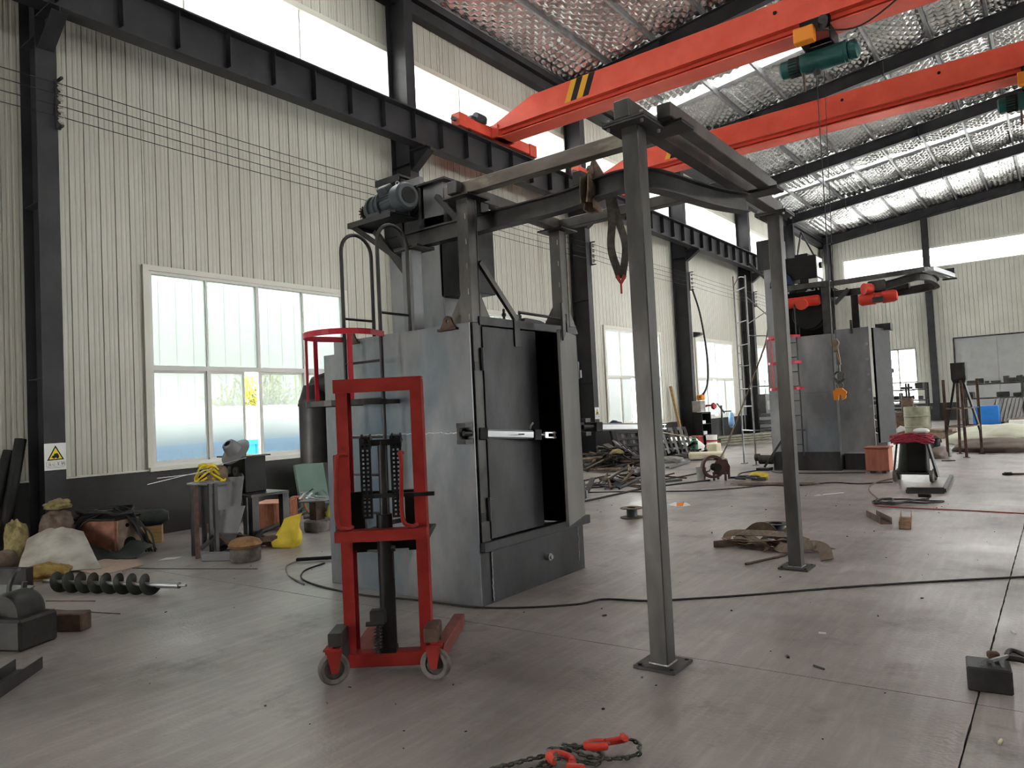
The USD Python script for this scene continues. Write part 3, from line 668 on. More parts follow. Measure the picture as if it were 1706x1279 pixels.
# overhead cranes
def crane(yc, near, label, lx):
    t = T('overhead_crane', label, 'crane', (XB, yc, RT-0.09))
    z0 = 8.17
    XE = 12.6
    w = 0.30                                               # half width of the boxed girder
    # box plate girder with sloping ends
    prof = [(XB+0.25, 8.39), (XE-0.25, 8.39), (XE-0.25, 8.50), (XE-1.6, 8.86), (XB+1.28, 8.86), (XB+0.10, 8.47)]
    b = B().prism(prof, (0, yc+w, 0), (1, 0, 0), (0, 0, 1), 2*w)
    b.prism([(XB+0.25, 8.33), (XE-.25, 8.33), (XE-.25, 8.39), (XB+.25, 8.39)], (0, yc+w+0.015, 0), (1, 0, 0), (0, 0, 1), 2*w+0.03)
    t.part('box_girder', b, M['crane'])
    t.part('lower_i_beam', B().sweep([(XB+0.1, yc, z0+0.11), (XE-0.1, yc, z0+0.11)], I_PROF(0.50, 0.22, 0.022, 0.03)).bb(XB+0.1, XE-.1, yc-0.18, yc+0.18, 8.26, 8.33), M['crane'])
    s = np.array([1, 0, 0.0])
    # stripes on the near and far faces
    for face in (-1, 1):
        for i, mm in enumerate(('yellow', 'black', 'yellow', 'black')):
            xa = -8.33 + i*0.155; q = [(xa, 8.40), (xa+0.15, 8.40), (xa+0.15+0.19, 8.855), (xa+0.19, 8.855)]
            yy = yc + face*(w+0.002)
            t.part('hazard_stripe', B().prism(q, (0, yy + 0.0015, 0), (1, 0, 0), (0, 0, 1), 0.003), M[mm], label='%s slanted hazard stripe' % mm)
    for xh in (-7.2+3.47, -1.73, 2.3, 6.3): t.part('lifting_hole', B().cyl((xh, yc-w-0.004, 8.68), (xh, yc-w+0.01, 8.68), 0.035, 14), M['hole'])
    # end carriage with wheels, motor
    ec = B().bb(XB-0.11, XB+0.11, yc-1.45, yc+1.45, RT+0.03, RT+0.29, 0.01)
    ec.bb(XB-0.13, XB+0.13, yc-1.5, yc-1.2, RT+0.0, RT+0.31, 0.01).bb(XB-0.13, XB+0.13, yc+1.2, yc+1.5, RT+0.0, RT+0.31, 0.01).bb(XB-0.16, XB+0.3, yc-0.34, yc+0.34, RT+0.02, RT+0.32, 0.01)
    p = t.part('end_carriage', ec, M['crane'])
    for yy in (yc-1.05, yc+1.05): t.part('wheel', B().lathe([(1e-3, -.06), (.12, -.06), (.12, -.045), (.10, -.04), (.10, .04), (.12, .045), (.12, .06), (1e-3, .06)], (XB, yy, RT+0.125), (1, 0, 0), 20), M['darksteel'], parent=p)
    t.part('travel_motor', B().lathe([(1e-3, 0), (.09, 0), (.1, .03), (.1, .3), (.085, .34), (1e-3, .34)], (XB+0.13, yc-0.95, RT+0.36), (0, 1, 0), 18).bb(XB-0.05, XB+0.15, yc-1.1, yc-0.55, RT+0.28, RT+0.34), M['greypaint'], smooth=40, parent=p)
    for dz in (0, 1): t.part('buffer', B().cyl((XB, yc+(1.5 if dz else -1.5), RT+0.16), (XB, yc+(1.6 if dz else -1.6), RT+0.16), 0.05, 12), M['rubber'], parent=p)
    return t
crane(13.62, 1, 'nearer of the two orange red overhead travelling cranes, its hoist in view', 0)
crane(18.66, 0, 'farther of the two orange red overhead travelling cranes, behind the gantry post', 0)

def hoist(label, x, yc, full):
    z = 8.17
    t = T('wire_rope_hoist', label, 'hoist', (x, yc, 7.4))
    zc = 7.72
    b = B().lathe([(1e-3, -.45), (.17, -.45), (.19, -.42), (.19, .30), (.2, .31), (.2, .36), (1e-3, .36)], (x+0.12, yc+0.05, zc), (1, 0, 0), 26)
    t.part('drum_casing', b, M['greygreen'], smooth=30)
    t.part('lift_motor', B().lathe([(1e-3, -.32), (.13, -.32), (.16, -.29), (.16, .0), (1e-3, 0)], (x-0.36, yc+0.05, zc), (1, 0, 0), 22), M['greygreen'], smooth=30)
    b = B()
    for a in np.linspace(0, 2*math.pi, 18, endpoint=False): b.rbox((x-0.44, yc+0.05+0.16*math.cos(a), zc+0.16*math.sin(a)), (0.16, 0.02, 0.03))
    t.part('motor_fins', b.ring((x-0.36, yc+0.05, zc), .185, .1, .04, (1, 0, 0)), M['black'])
    t.part('gear_case', B().lathe([(1e-3, 0), (.15, 0), (.17, .04), (.17, .14), (.1, .18), (1e-3, .18)], (x+0.48, yc+0.05, zc), (1, 0, 0), 22), M['greygreen'], smooth=30)
    b = B().bb(x-0.22, x-0.2, yc-0.3, yc+0.3, 7.9, 8.34).bb(x+0.26, x+0.28, yc-0.3, yc+0.3, 7.9, 8.34).bb(x-0.22, x+0.28, yc-0.06, yc+0.16, 7.88, 7.93)
    for sx in (-.12, .18):
        for sy in (-1, 1): b.cyl((x+sx, yc+sy*0.27, 8.24), (x+sx, yc+sy*0.14, 8.24), 0.055, 14)
    t.part('trolley', b.bb(x-.22, x+.28, yc+.27, yc+.3, 8.1, 8.34).bb(x-.22, x+.28, yc-.3, yc-.27, 8.1, 8.34), M['black'])
    t.part('control_box', B().rbox((x-0.12, yc-0.42, 8.02), (0.34, 0.2, 0.26), ch=.015), M['orange'], label='orange control box')
    t.part('trolley_motor', B().lathe([(1e-3, 0), (.07, 0), (.08, .03), (.08, .22), (1e-3, .24)], (x+.16, yc-.32, 8.15), (0.3, -1, 0), 16), M['darksteel'], smooth=40)
    t.part('rope_guide', B().rbox((x-0.05, yc+.05, 7.5), (0.12, 0.12, 0.12), ch=.01), M['darksteel'])
    t.part('limit_rod', B().cyl((x-.27, yc-.03, 7.54), (x-.27, yc-.03, 7.2), .022, 10), M['rust'])
    if full:
        for dx in (-0.07, 0.06): t.part('rope', B().tube([(x+dx, yc+.05, 7.5), (-3.12+dx*.35, 13.5, 2.62)], .006, 5), M['cable'])
        b = B().tube([(x-.02, yc-.2, 7.5), (x-.02, yc-.2, 5.2), (x-.06, yc-.2, 1.75)], .007, 5)
        t.part('pendant_cable', b, M['cable'])
    return t
hoist('green wire rope hoist with orange control box under the nearer crane', -3.1, 13.62, True)
hoist('green wire rope hoist cut by the right edge under the farther crane', -0.05, 18.66, False)
t = T('hook_block', 'dark hook block hanging from the hoist ropes in front of the far machine', 'hook', (-3.12, 13.5, 1.9))
t.part('sheave_case', B().bb(-3.17, -3.07, 13.46, 13.54, 2.42, 2.66, .02).cyl((-3.12, 13.45, 2.58), (-3.12, 13.55, 2.58), .07, 16), M['tan'])
t.part('strap', B().bar((-3.09, 13.5, 2.62), (-3.05, 13.5, 2.2), .05, .012).bar((-3.15, 13.5, 2.62), (-3.06, 13.5, 2.2), .05, .012), M['plywood'])
a = np.linspace(-0.3, 4.3, 16)
t.part('hook', B().tube([(-3.08, 13.5, 2.2), (-3.08, 13.5, 2.08)] + [(-3.08 - .085*math.sin(q), 13.5, 2.0 + .085*math.cos(q)) for q in a], .022, 8), M['chain'], smooth=40)
t.part('shackle', B().tube([(-3.17, 13.5, 2.02), (-3.14, 13.5, 1.9), (-3.09, 13.5, 1.86), (-3.03, 13.5, 1.92), (-3.0, 13.5, 2.05)], .014, 6), M['chain'])
t = T('plate_clamp', 'orange lifting clamp hanging under the hook block before the far machine', 'clamp', (-3.1, 13.5, 1.56))
t.part('jaw_body', B().prism([(-.09, .0), (-.1, .16), (-.04, .21), (.05, .21), (.12, .14), (.10, .03), (.04, .0), (.03, .09), (-.01, .09), (-.02, 0)], (-3.1, 13.53, 1.58), (1, 0, 0), (0, 0, 1), .06), M['orange'])
t.part('ring', B().tube([(-3.08+.05*math.cos(q), 13.5, 1.83+.06*math.sin(q)) for q in np.linspace(0, 2*math.pi, 14, endpoint=False)], .012, 6, loop=True), M['chain'])
t.part('lever', B().tube([(-3.0, 13.5, 1.66), (-2.95, 13.5, 1.70), (-2.93, 13.5, 1.64)], .01, 6), M['darksteel'])
solo('festoon_cable', B().cable([(-3.0, 13.1, 8.0), (-2.3, 13.15, 7.85), (-1.5, 13.2, 8.25), (-1.1, 13.2, 8.5), (-.2, 13.2, 8.1), (.7, 13.2, 8.5)], .014), M['cable'], 'black feed cable looping along the nearer crane girder', 'cable')

# ------------------------------------------------------------------ the nearest shot blasting machine
X0, X1, Y0, Y1, ZT = -5.83, -4.02, 4.705, 6.38, 2.44
t = T('blasting_machine', 'grey steel blasting machine with one door ajar and an elevator on top, behind the stacker', 'machine', (-4.9, 5.5, 0))
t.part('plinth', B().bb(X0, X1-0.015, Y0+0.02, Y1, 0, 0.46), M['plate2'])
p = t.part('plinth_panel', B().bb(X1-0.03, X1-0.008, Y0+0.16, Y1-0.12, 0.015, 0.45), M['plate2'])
t.part('weld_seam', B().tube([(X1-0.003, Y0+0.155+rng.normal(0, .003), z) for z in np.linspace(.02, .44, 20)], .006, 5), M['weld'], parent=p)
t.part('weld_seam', B().tube([(X1-0.003, Y1-0.115+rng.normal(0, .002), z) for z in np.linspace(.1, .44, 14)], .004, 5), M['weld'], parent=p)
t.part('drain_plug', B().cyl((X1-.01, 5.68, .25), (X1+.05, 5.68, .25), .035, 14).cyl((X1+.05, 5.68, .25), (X1+.07, 5.68, .25), .02, 10), M['silver'], label='bright round plug')
t.part('sill', B().bb(X1-0.05, X1+0.045, Y0+0.01, Y1+0.06, 0.46, 0.545, .006), M['plate2'])
p = t.part('front_plate', B().bb(X0, X1, Y0-0.012, Y0, 0, 1.49), M['plate'])
t.part('front_plate', B().bb(X0, X1, Y0-0.012, Y0, 1.493, ZT), M['plate'])
xs = np.linspace(X0+.02, X1-.02, 60)
t.part('weld_seam', B().tube([(x, Y0-.014, 1.491+rng.normal(0, .003)) for x in xs], .006, 5), M['weld'], label='bright ragged weld line', parent=p)
t.part('edge_strip', B().bb(X1-.002, X1+.001, Y0-.0125, Y0+.002, 0, ZT), M['plate'], parent=p)
t.part('side_plate', B().bb(X0-0.012, X0, Y0, Y1, 0, ZT), M['plate'])
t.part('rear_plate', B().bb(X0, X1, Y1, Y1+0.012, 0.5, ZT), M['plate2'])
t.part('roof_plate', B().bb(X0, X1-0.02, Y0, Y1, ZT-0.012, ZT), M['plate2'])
t.part('step_box', B().bb(X0-0.20, X0-0.013, Y0+0.01, Y1-0.1, 0, ZT-0.12, .004), M['plate'])
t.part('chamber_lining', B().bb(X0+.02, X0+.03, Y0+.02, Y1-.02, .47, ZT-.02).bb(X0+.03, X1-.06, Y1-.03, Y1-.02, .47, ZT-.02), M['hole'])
t.part('door_header', B().bb(X1-.05, X1+.03, Y0+.10, Y1, ZT-.02, ZT+.06, .005), M['plate2'])
t.part('door_jamb', B().bb(X1-.05, X1-.005, 5.60, 5.64, .55, ZT-.02).bb(X1-.05, X1+.0, Y1-.06, Y1, .55, ZT-.02), M['darksteel'])
for yy in (4.785, 6.225): t.part('corner_post', B().bb(-4.128, -4.004, yy-.0625, yy+.0625, .545, ZT+.003, .004), M['darksteel'])
# doors
p = t.part('door_leaf', B().bb(X1-.004, X1+.03, Y0+.13, 5.635, .56, ZT-.03, .004), M['plate2'])
for z in (2.12, .82): t.part('hinge', B().cyl((X1+.03, Y0+.11, z-.1), (X1+.03, Y0+.11, z+.1), .018, 10).bb(X1+.028, X1+.038, Y0+.12, Y0+.2, z+.0, z+.08).bb(X1-.0, X1+.02, Y0+.02, Y0+.1, z-.1, z-.02), M['plate2'], parent=p)
t.part('hanger_strap', B().bb(X1+.03, X1+.045, 5.29, 5.37, 2.25, 2.55), M['darksteel'], parent=p)
ang = math.radians(20); hx, hy = X1+.02, Y1-.02
dv = np.array([math.sin(ang), -math.cos(ang), 0])
p = t.part('door_leaf', B().bar(np.array([hx, hy, 1.48]), np.array([hx, hy, 1.48]) + dv*.74, .03, 1.86, ch=.004), M['leaf'], label='half open paler door leaf')
for z in (2.05, .8): t.part('hinge', B().cyl((hx+.0, hy+.02, z-.09), (hx, hy+.02, z+.09), .018, 10).bb(hx, hx+.03, hy+.02, hy+.05, z-.08, z+.0), M['plate'], parent=p)
e = np.array([hx, hy, 0]) + dv*.70
t.part('locking_gusset', B().prism([(-.02, 2.30), (.10, 2.38), (.10, 2.62), (.03, 2.66), (-.02, 2.66)], (e[0]+.03, e[1], 0), dv*-1, (0, 0, 1), .02), M['darksteel'], parent=p)
t.part('door_rod', B().cyl((X1+.02, 5.40, 2.58), (X1+.06, 6.1, 2.56), .014, 8), M['steel'])
t.part('door_latch', B().bb(X1+.03, X1+.06, Y1-.22, Y1-.20, 2.2, 2.62).bar((X1+.05, Y1-.21, 2.5), (X1+.06, Y1-.29, 2.7), .012, .012), M['darksteel'])
for y_ in (5.22, 5.46): t.part('stud', B().cyl((X1-.02, y_, ZT), (X1-.02, y_, ZT+.16), .012, 8).cyl((X1-.02, y_, ZT+.09), (X1-.02, y_, ZT+.12), .02, 6), M['darksteel'])
t.part('roof_hatch', B().prism([(0, 0), (.45, .02), (.3, .06), (.05, .07)], (X1-.35, 5.55, ZT+.04), (0, 1, 0), (0, 0, 1), .3), M['darksteel'])
def lug(x):
    return B().prism(Polygon([(-.09, 0), (.09, 0), (.055, .05)] + [(.05*math.cos(q), .06+.05*math.sin(q)) for q in np.linspace(0.2, math.pi-.2, 9)] + [(-.055, .05)]).buffer(0).difference(Point(0, .06).buffer(.018)), (x, Y0-.014, ZT-.03), (1, 0, 0), (0, 0, 1), .02).bb(x-.11, x+.11, Y0-.05, Y0-.012, ZT-.05, ZT-.03)
for x in (-4.25, -5.54): t.part('lifting_lug', lug(x), M['rust'])
# air cylinders that move the doors
def cyl(p0, p1, tag_):
    p0, p1 = np.array(p0, float), np.array(p1, float); d_ = (p1-p0)/np.linalg.norm(p1-p0); L = np.linalg.norm(p1-p0)
    b = B().bar(p0+d_*.20, p0+d_*(L*.72), .082, .082, ch=.016)
    q = t.part('air_cylinder', b, M['alu'], label=tag_)
    t.part('end_cap', B().bar(p0+d_*.12, p0+d_*.215, .105, .105, ch=.008), M['black'], parent=q)
    t.part('end_cap', B().bar(p0+d_*L*.71, p0+d_*(L*.71+.09), .105, .105, ch=.008), M['black'], parent=q)
    t.part('pivot', B().cyl(p0-d_*.02, p0+d_*.13, .025, 10).bb(p0[0]-.05, p0[0]+.05, p0[1]-.05, p0[1]+.05, p0[2]-.09, p0[2]-.05).bb(p0[0]-.05, p0[0]+.05, p0[1]-.05, p0[1]+.05, p0[2]+.05, p0[2]+.09).bb(p0[0]-.055, p0[0]-.03, p0[1]-.04, p0[1]+.05, p0[2]-.06, p0[2]+.06), M['darksteel'], parent=q)
    t.part('piston_rod', B().cyl(p0+d_*L*.78, p0+d_*(L*.88), .012, 10), M['silver'], parent=q)
    t.part('clevis', B().bar(p0+d_*(L*.87)+[0, 0, .022], p0+d_*L+[0, 0, .022], .03, .012).bar(p0+d_*(L*.87)+[0, 0, -.022], p0+d_*L+[0, 0, -.022], .03, .012).bar(p0+d_*(L*.86), p0+d_*(L*.9), .035, .05).cyl(p0+d_*(L*.98)-[0, 0, .035], p0+d_*(L*.98)+[0, 0, .035], .014, 8), M['silver'], parent=q)
    t.part('fitting', B().tube([p0+d_*L*.70+[0, 0, .05], p0+d_*L*.70+[0.01, 0, .08], p0+d_*L*.72+[0.02, .0, .11]], .01, 6), M['alu'], parent=q)
    return q
q = cyl((-4.07, Y0-.07, 1.485), (-3.83, 5.66, 1.41), 'silver air cylinder across the closed door')
t.part('maker_mark', B().bar((-3.862, 5.12, 1.447), (-3.858, 5.20, 1.445), .004, .012), M['black'], parent=q)
cyl((-3.98, 6.42, 1.455), (-3.60, 7.55, 1.40), 'silver air cylinder pointing away behind the gantry post')
# bucket elevator on the roof
ex0, ex1, ey0, ey1 = -5.80, -4.98, 5.45, 5.95
t.part('elevator_shaft', B().bb(ex0, ex0+.32, ey0+.03, ey1, ZT, 3.5, .006).bb(ex0+.30, ex1, ey0, ey1, ZT, 3.56, .006), M['plate'])
t.part('elevator_belly', B().prism([(ex0+.0, 3.5), (ex1+.02, 3.45), (ex1+.1, 3.62), (ex1+.1, 3.70), (ex0, 3.75)], (0, ey0-.02, 0), (1, 0, 0), (0, 0, 1), -.56), M['plate2'])
t.part('elevator_head', B().bb(ex0+.02, ex0+.30, ey0-.05, ey1+.1, 3.6, 4.22, .005), M['plate2'])
t.part('head_cover', B().bb(ex0-.03, ex0+.34, ey0-.11, ey1+.16, 4.22, 4.24).bb(ex0-.03, ex0+.34, ey0-.11, ey0-.10, 4.17, 4.22), M['plate2'])
t.part('head_side', B().bb(ex0+.30, ex0+.58, ey0+.0, ey0+.012, 3.66, 4.16).bb(ex0+.30, ex0+.62, ey0+.05, ey1, 3.66, 4.10), M['darksteel'])
t.part('head_side', B().bb(ex0+.60, ex0+.88, ey0-.02, ey1, 3.62, 4.05, .004), M['plate'])
t.part('head_cover', B().bb(ex0+.56, ex0+.96, ey0-.08, ey1+.06, 4.05, 4.07), M['plate2'])
t.part('head_lip', B().bb(ex0+.30, ex0+.60, ey0-.06, ey0+.0, 4.08, 4.16), M['plate'])
t.part('tension_slot', B().bb(ex0+.33, ex0+.37, ey0-.025, ey0+.0, 3.66, 4.08).bb(ex0+.53, ex0+.57, ey0-.025, ey0+.0, 3.66, 4.08), M['darksteel'])
q = t.part('bearing', B().ring((ex0+.45, ey0-.03, 3.86), .075, .035, .05, (0, 1, 0), 18).bb(ex0+.36, ex0+.54, ey0-.01, ey0+.0, 3.76, 3.97), M['darksteel'])
t.part('shaft_end', B().cyl((ex0+.45, ey0-.05, 3.86), (ex0+.45, ey0+.05, 3.86), .035, 14), M['silver'], parent=q)
t.part('chute_box', B().bb(-5.02, -4.58, 5.45, 5.80, 2.86, 3.58, .005), M['plate2'])
t.part('curved_guard', B().prism([(0, 0), (.42, 0), (.42, .3), (.36, .42), (.2, .5), (0, .5)], (-5.0, 5.50, 3.5), (1, 0, 0), (0, 0, 1), -.02), M['plate2'])
t.part('stay', B().bar((-4.98, 5.40, 3.9), (-4.62, 5.40, 3.5), .05, .05), M['darksteel'])
# motor platform, braces and the geared motor
t.part('motor_platform', B().bb(-5.96, -5.30, 5.04, 5.44, 3.73, 3.745).bb(-5.96, -5.30, 5.04, 5.05, 3.69, 3.73).bb(-5.96, -5.94, 5.04, 5.44, 3.69, 3.73), M['darksteel'])
for yy in (5.08, 5.40): t.part('platform_brace', B().bar((-5.92, yy, 3.71), (-5.50+.0*yy, 5.42, 3.2) if yy > 5.2 else (-5.36, 5.40, 3.2), .055, .055), M['darksteel'])
for x in (-5.55, -5.40): t.part('platform_pad', B().bb(x, x+.09, 5.42, 5.45, 3.12, 3.2), M['plate'])
ax = np.array([0.985, -0.17, 0]); c = np.array([-5.53, 5.20, 3.885]); pt = lambda s_: tuple(c + ax*s_)
q = t.part('geared_motor', B().lathe([(1e-3, -.30), (.07, -.30), (.10, -.28), (.10, -.22), (.135, -.20), (.135, -.17), (.11, -.165), (.11, -.1), (.13, -.095), (.13, -.06), (.115, -.05), (.115, .02), (.15, .025), (.15, .05), (.12, .055), (.12, .28), (1e-3, .28)], tuple(c), ax, 24).bb(c[0]-.2, c[0]+.25, c[1]-.1, c[1]+.1, 3.745, 3.80), M['greypaint'], smooth=30)
b = B()
for a in np.linspace(0, 2*math.pi, 26, endpoint=False):
    v_, w_, _ = frame(ax); o = v_*math.cos(a)*.122 + w_*math.sin(a)*.122
    b.bar(np.array(pt(.06))+o, np.array(pt(.27))+o, .008, .02, up=o)
t.part('cooling_fin', b, M['greypaint'], parent=q, kind='stuff')
t.part('fan_cover', B().lathe([(.13, .25), (.14, .27), (.14, .40), (.12, .425), (1e-3, .425)], tuple(c), ax, 26), M['greypaint'], smooth=30, parent=q)
t.part('fan_grille', B().lathe([(1e-3, .428), (.085, .428), (.085, .432), (1e-3, .432)], tuple(c), ax, 24), M['black'], parent=q)
t.part('terminal_box', B().rbox(np.array(pt(.12))+[0, -.08, .10], (.14, .12, .11), tilt=(.6, 0), ch=.01), M['greypaint'], parent=q)
t.part('lifting_eye', B().ring(np.array(pt(.24))+[0, -.01, .165], .028, .016, .012, (0, 1, 0), 14), M['silver'], parent=q)
sp = Point(0, 0).buffer(.065, 16)
for a in np.linspace(0, 2*math.pi, 15, endpoint=False): sp = sp.union(Polygon([(.06*math.cos(a-.13), .06*math.sin(a-.13)), (.085*math.cos(a-.05), .085*math.sin(a-.05)), (.085*math.cos(a+.05), .085*math.sin(a+.05)), (.06*math.cos(a+.13), .06*math.sin(a+.13))]))
v_, w_, _ = frame(ax)
t.part('sprocket', B().prism(sp, pt(-.40), v_, w_, .02).cyl(pt(-.42), pt(-.29), .035, 12), M['rust'], parent=q)
# dust pipe on the left side
t.part('dust_pipe', B().lathe([(.195, 1.20), (.2, 1.20), (.2, 1.88), (.19, 1.90), (.14, 2.05), (.135, 2.05), (.18, 1.9), (.195, 1.88), (.195, 1.20)], (-6.56, 5.02, 0), (0, 0, 1), 28).ring((-6.56, 5.02, 1.82), .21, .195, .03), M['darksteel'], smooth=30)
t.part('pipe_flange', B().ring((-6.20, 5.06, 2.06), .2, .12, .03, (1, 0, 0)).tube([(-6.56, 5.02, 1.95), (-6.52, 5.03, 2.05), (-6.38, 5.05, 2.07), (-6.03, 5.06, 2.06)], .12, 16), M['darksteel'], smooth=30)
# ladder with the safety cage
lx = (-5.43, -4.92); ly = 4.5
b = B()
for x in lx:
    top_ = [(x, ly + .19 - .19*math.cos(q), 3.27 + .19*math.sin(q)) for q in np.linspace(0, math.pi, 14)]
    b.tube([(x, ly, .32), (x, ly, 1.5)] + [(x, ly, 3.2)] + top_ + [(x, ly+.38, 3.1), (x, ly+.38, ZT-.0)], .018, 10)
    for z in (.7, 1.8): b.bb(x-.01, x+.01, ly, Y0-.01, z-.02, z+.02)
lad = t.part('ladder', b, M['darksteel'], smooth=40)
for z in np.arange(.4, 2.3, .35): t.part('rung', B().cyl((lx[0], ly, z+.03), (lx[1], ly, z+.03), .012, 8), M['darksteel'], parent=lad)
for x in lx: t.part('rung', B().cyl((x, ly, 2.62), (x, ly+.38, 2.62), .012, 8), M['darksteel'], parent=lad)
def hoop(z, w): 
    pts = [(lx[0]-.02, ly+.02, z), (lx[0]-.06, ly-.1, z)] + [(-5.175+.36*math.cos(q), ly-.25+.36*math.sin(q)*.85, z) for q in np.linspace(math.pi-.1, 2*math.pi+.1, 18)] + [(lx[1]+.06, ly-.1, z), (lx[1]+.02, ly+.02, z)]
    return B().sweep(pts, [(-.005, -w/2), (.005, -w/2), (.005, w/2), (-.005, w/2)])
t.part('cage_hoop', hoop(2.42, .05), M['brightred'], label='red cage hoop', parent=lad)
t.part('cage_hoop', hoop(1.80, .05), M['darksteel'], label='unpainted lower cage hoop', parent=lad)
for q in (math.pi+.05, math.pi+.55, 2*math.pi-.55):
    x, yy = -5.175+.355*math.cos(q), ly-.25+.355*math.sin(q)*.85
    t.part('cage_strap', B().bar((x, yy, 1.80), (x, yy, 2.44), .045, .008, up=(math.cos(q), math.sin(q), 0)), M['brightred'], label='red upright cage strap', parent=lad)

# ------------------------------------------------------------------ gantry frame with the bent rail
g = T('steel_gantry', 'dark steel gantry on two floor posts carrying a bent overhead rail into the nearest machine', 'gantry', (-3.1, 5.5, 0))
for nm, (x, yy) in (('A', (-2.115, 4.21)), ('B', (-2.155, 7.245))):
    q = g.part('post', B().obox((x, yy, 1.74), (.06, .06, 1.72), ch=.006), M['steel'])
    g.part('foot_plate', B().bb(x-.14, x+.14, yy-.14, yy+.14, 0, .02, .003), M['darksteel'], parent=q)
    b = B()
    for sx in (-.11, .11):
        for sy in (-.11, .11): b.cyl((x+sx, yy+sy, .02), (x+sx, yy+sy, .024), .012, 8)
    g.part('bolt_hole', b, M['hole'], parent=q)
    g.part('top_plate', B().bb(x-.15, x+.15, yy-.15, yy+.15, 3.455, 3.467).bb(x-.15, x+.15, yy-.15, yy+.15, 3.472, 3.484), M['darksteel'], parent=q)
    b = B()
    for sx in (-.12, .12):
        for sy in (-.12, .12): b.cyl((x+sx, yy+sy, 3.435), (x+sx, yy+sy, 3.51), .011, 6)
    g.part('bolt', b, M['silver'], parent=q)
    g.part('weld_seam', B().tube([(x-.065, yy-.065, .024), (x+.065, yy-.065, .024), (x+.065, yy+.065, .024)], .006, 5), M['weld'], parent=q)
CX = -4.065
for yy, z1 in ((4.785, 3.53), (6.225, 3.49)):
    q = g.part('post', B().sweep([(CX, yy, ZT+.005), (CX, yy, z1)], I_PROF(.125, .125, .012, .012), up=(0, 1, 0)).bb(CX-.058, CX+.058, yy-.058, yy+.058, ZT+.005, z1), M['steel'])
    g.part('top_plate', B().bb(CX-.15, CX+.15, yy-.15, yy+.15, z1, z1+.014), M['darksteel'], parent=q)
    b = B()
    for z in np.arange(ZT+.05, z1-.1, .22): b.rbox((CX+.035, yy-.064, z), (.006, .006, .05))
    g.part('weld_tack', b, M['silver'], parent=q)
    g.part('gusset', B().prism([(.06, ZT), (.30, ZT), (.06, ZT+.36)], (CX, yy+.01, 0), (-1, 0, 0), (0, 0, 1), .02).prism([(.06, ZT), (.26, ZT), (.06, ZT+.34)], (CX+.01, yy, 0), (0, 1, 0), (0, 0, 1), .02), M['steel'], parent=q)
g.part('diagonal_brace', B().bar((X1+.02, 4.85, 2.98), (X1+.03, 5.34, 2.5), .035, .05), M['steel'])
def boxbeam(p0, p1, w, h): return B().bar(p0, p1, w, h, ch=.006)
g.part('cross_beam', boxbeam((-2.12, 4.06, 3.545), (-2.16, 7.36, 3.545), .11, .12), M['steel'])
g.part('cross_beam', boxbeam((-1.93, 4.28, 3.545), (-1.96, 6.55, 3.545), .10, .10), M['steel'])
for yy in (4.45, 6.4): g.part('joint_plate', B().bb(-2.10, -1.84, yy-.10, yy+.10, 3.47, 3.482).bb(-2.10, -1.84, yy-.1, yy+.1, 3.486, 3.496), M['darksteel'])
g.part('cross_beam', boxbeam((-4.22, 4.72, 3.60), (-2.17, 4.72, 3.60), .10, .11), M['brownsteel'], label='long brownish square tube beam')
g.part('cross_beam', boxbeam((CX, 4.60, 3.605), (CX, 6.36, 3.555), .11, .11), M['steel'])
g.part('cross_beam', boxbeam((-4.2, 6.23, 3.555), (-2.17, 6.23, 3.555), .10, .10), M['steel'])
q = g.part('rail_post', B().obox((-5.0, 5.02, 2.86), (.07, .07, .42), ch=.005), M['plate'])
g.part('top_plate', B().bb(-5.12, -4.80, 4.9, 5.14, 3.27, 3.285).bb(-5.12, -4.80, 4.9, 5.14, 3.288, 3.30), M['darksteel'], parent=q)
rail = spline([(-5.12, 5.02, 3.37), (-4.2, 5.02, 3.37), (-3.4, 5.02, 3.37), (-3.05, 5.0, 3.375), (-2.8, 4.95, 3.385), (-2.58, 4.95, 3.39), (-2.44, 5.06, 3.39), (-2.36, 5.3, 3.385), (-2.30, 5.62, 3.38), (-2.22, 5.95, 3.375), (-2.10, 6.25, 3.37)], 8)
g.part('monorail', B().sweep(rail, I_PROF(.11, .16, .012, .010)), M['darksteel'], label='dark I beam rail bent at its outer end')
for p_ in ((-4.065, 5.02), (-3.0, 5.0)): g.part('rail_hanger', B().bb(p_[0]-.04, p_[0]+.04, p_[1]-.08, p_[1]+.03, 3.45, 3.56), M['darksteel'])
# webbing sling
c = np.array([-2.93, 4.98, 3.37])
b = B(); pr = [(-.055, -.006), (.055, -.006), (.055, .006), (-.055, .006)]
lp = [(c[0], c[1]+a, c[2]+d_) for a, d_ in ((-.075, -.09), (-.085, 0), (-.075, .085), (0, .105), (.075, .085), (.085, 0), (.075, -.095), (0, -.11), (-.075, -.09))]
b.sweep(lp, pr, up=(1, 0, 0))
b.cat(B().sweep([(p_[0]+.05+.03*math.sin(i), p_[1]*1.0, p_[2]) for i, p_ in enumerate(lp)], pr, up=(1, 0, .2)))
pk = [(c[0]+.03, c[1]-.02, c[2]+.1), (c[0]+.07, c[1]-.02, c[2]+.24), (c[0]+.12, c[1]-.02, c[2]+.1)]
b.sweep(pk, [(-.05, -.006), (.05, -.006), (.05, .006), (-.05, .006)], up=(0.2, 1, 0))
sl = T('webbing_sling', 'brown webbing sling wrapped round the bent rail, its dark tail hanging down', 'sling', (-2.8, 4.98, 2.6))
sl.part('wrap', b, M['sling'])
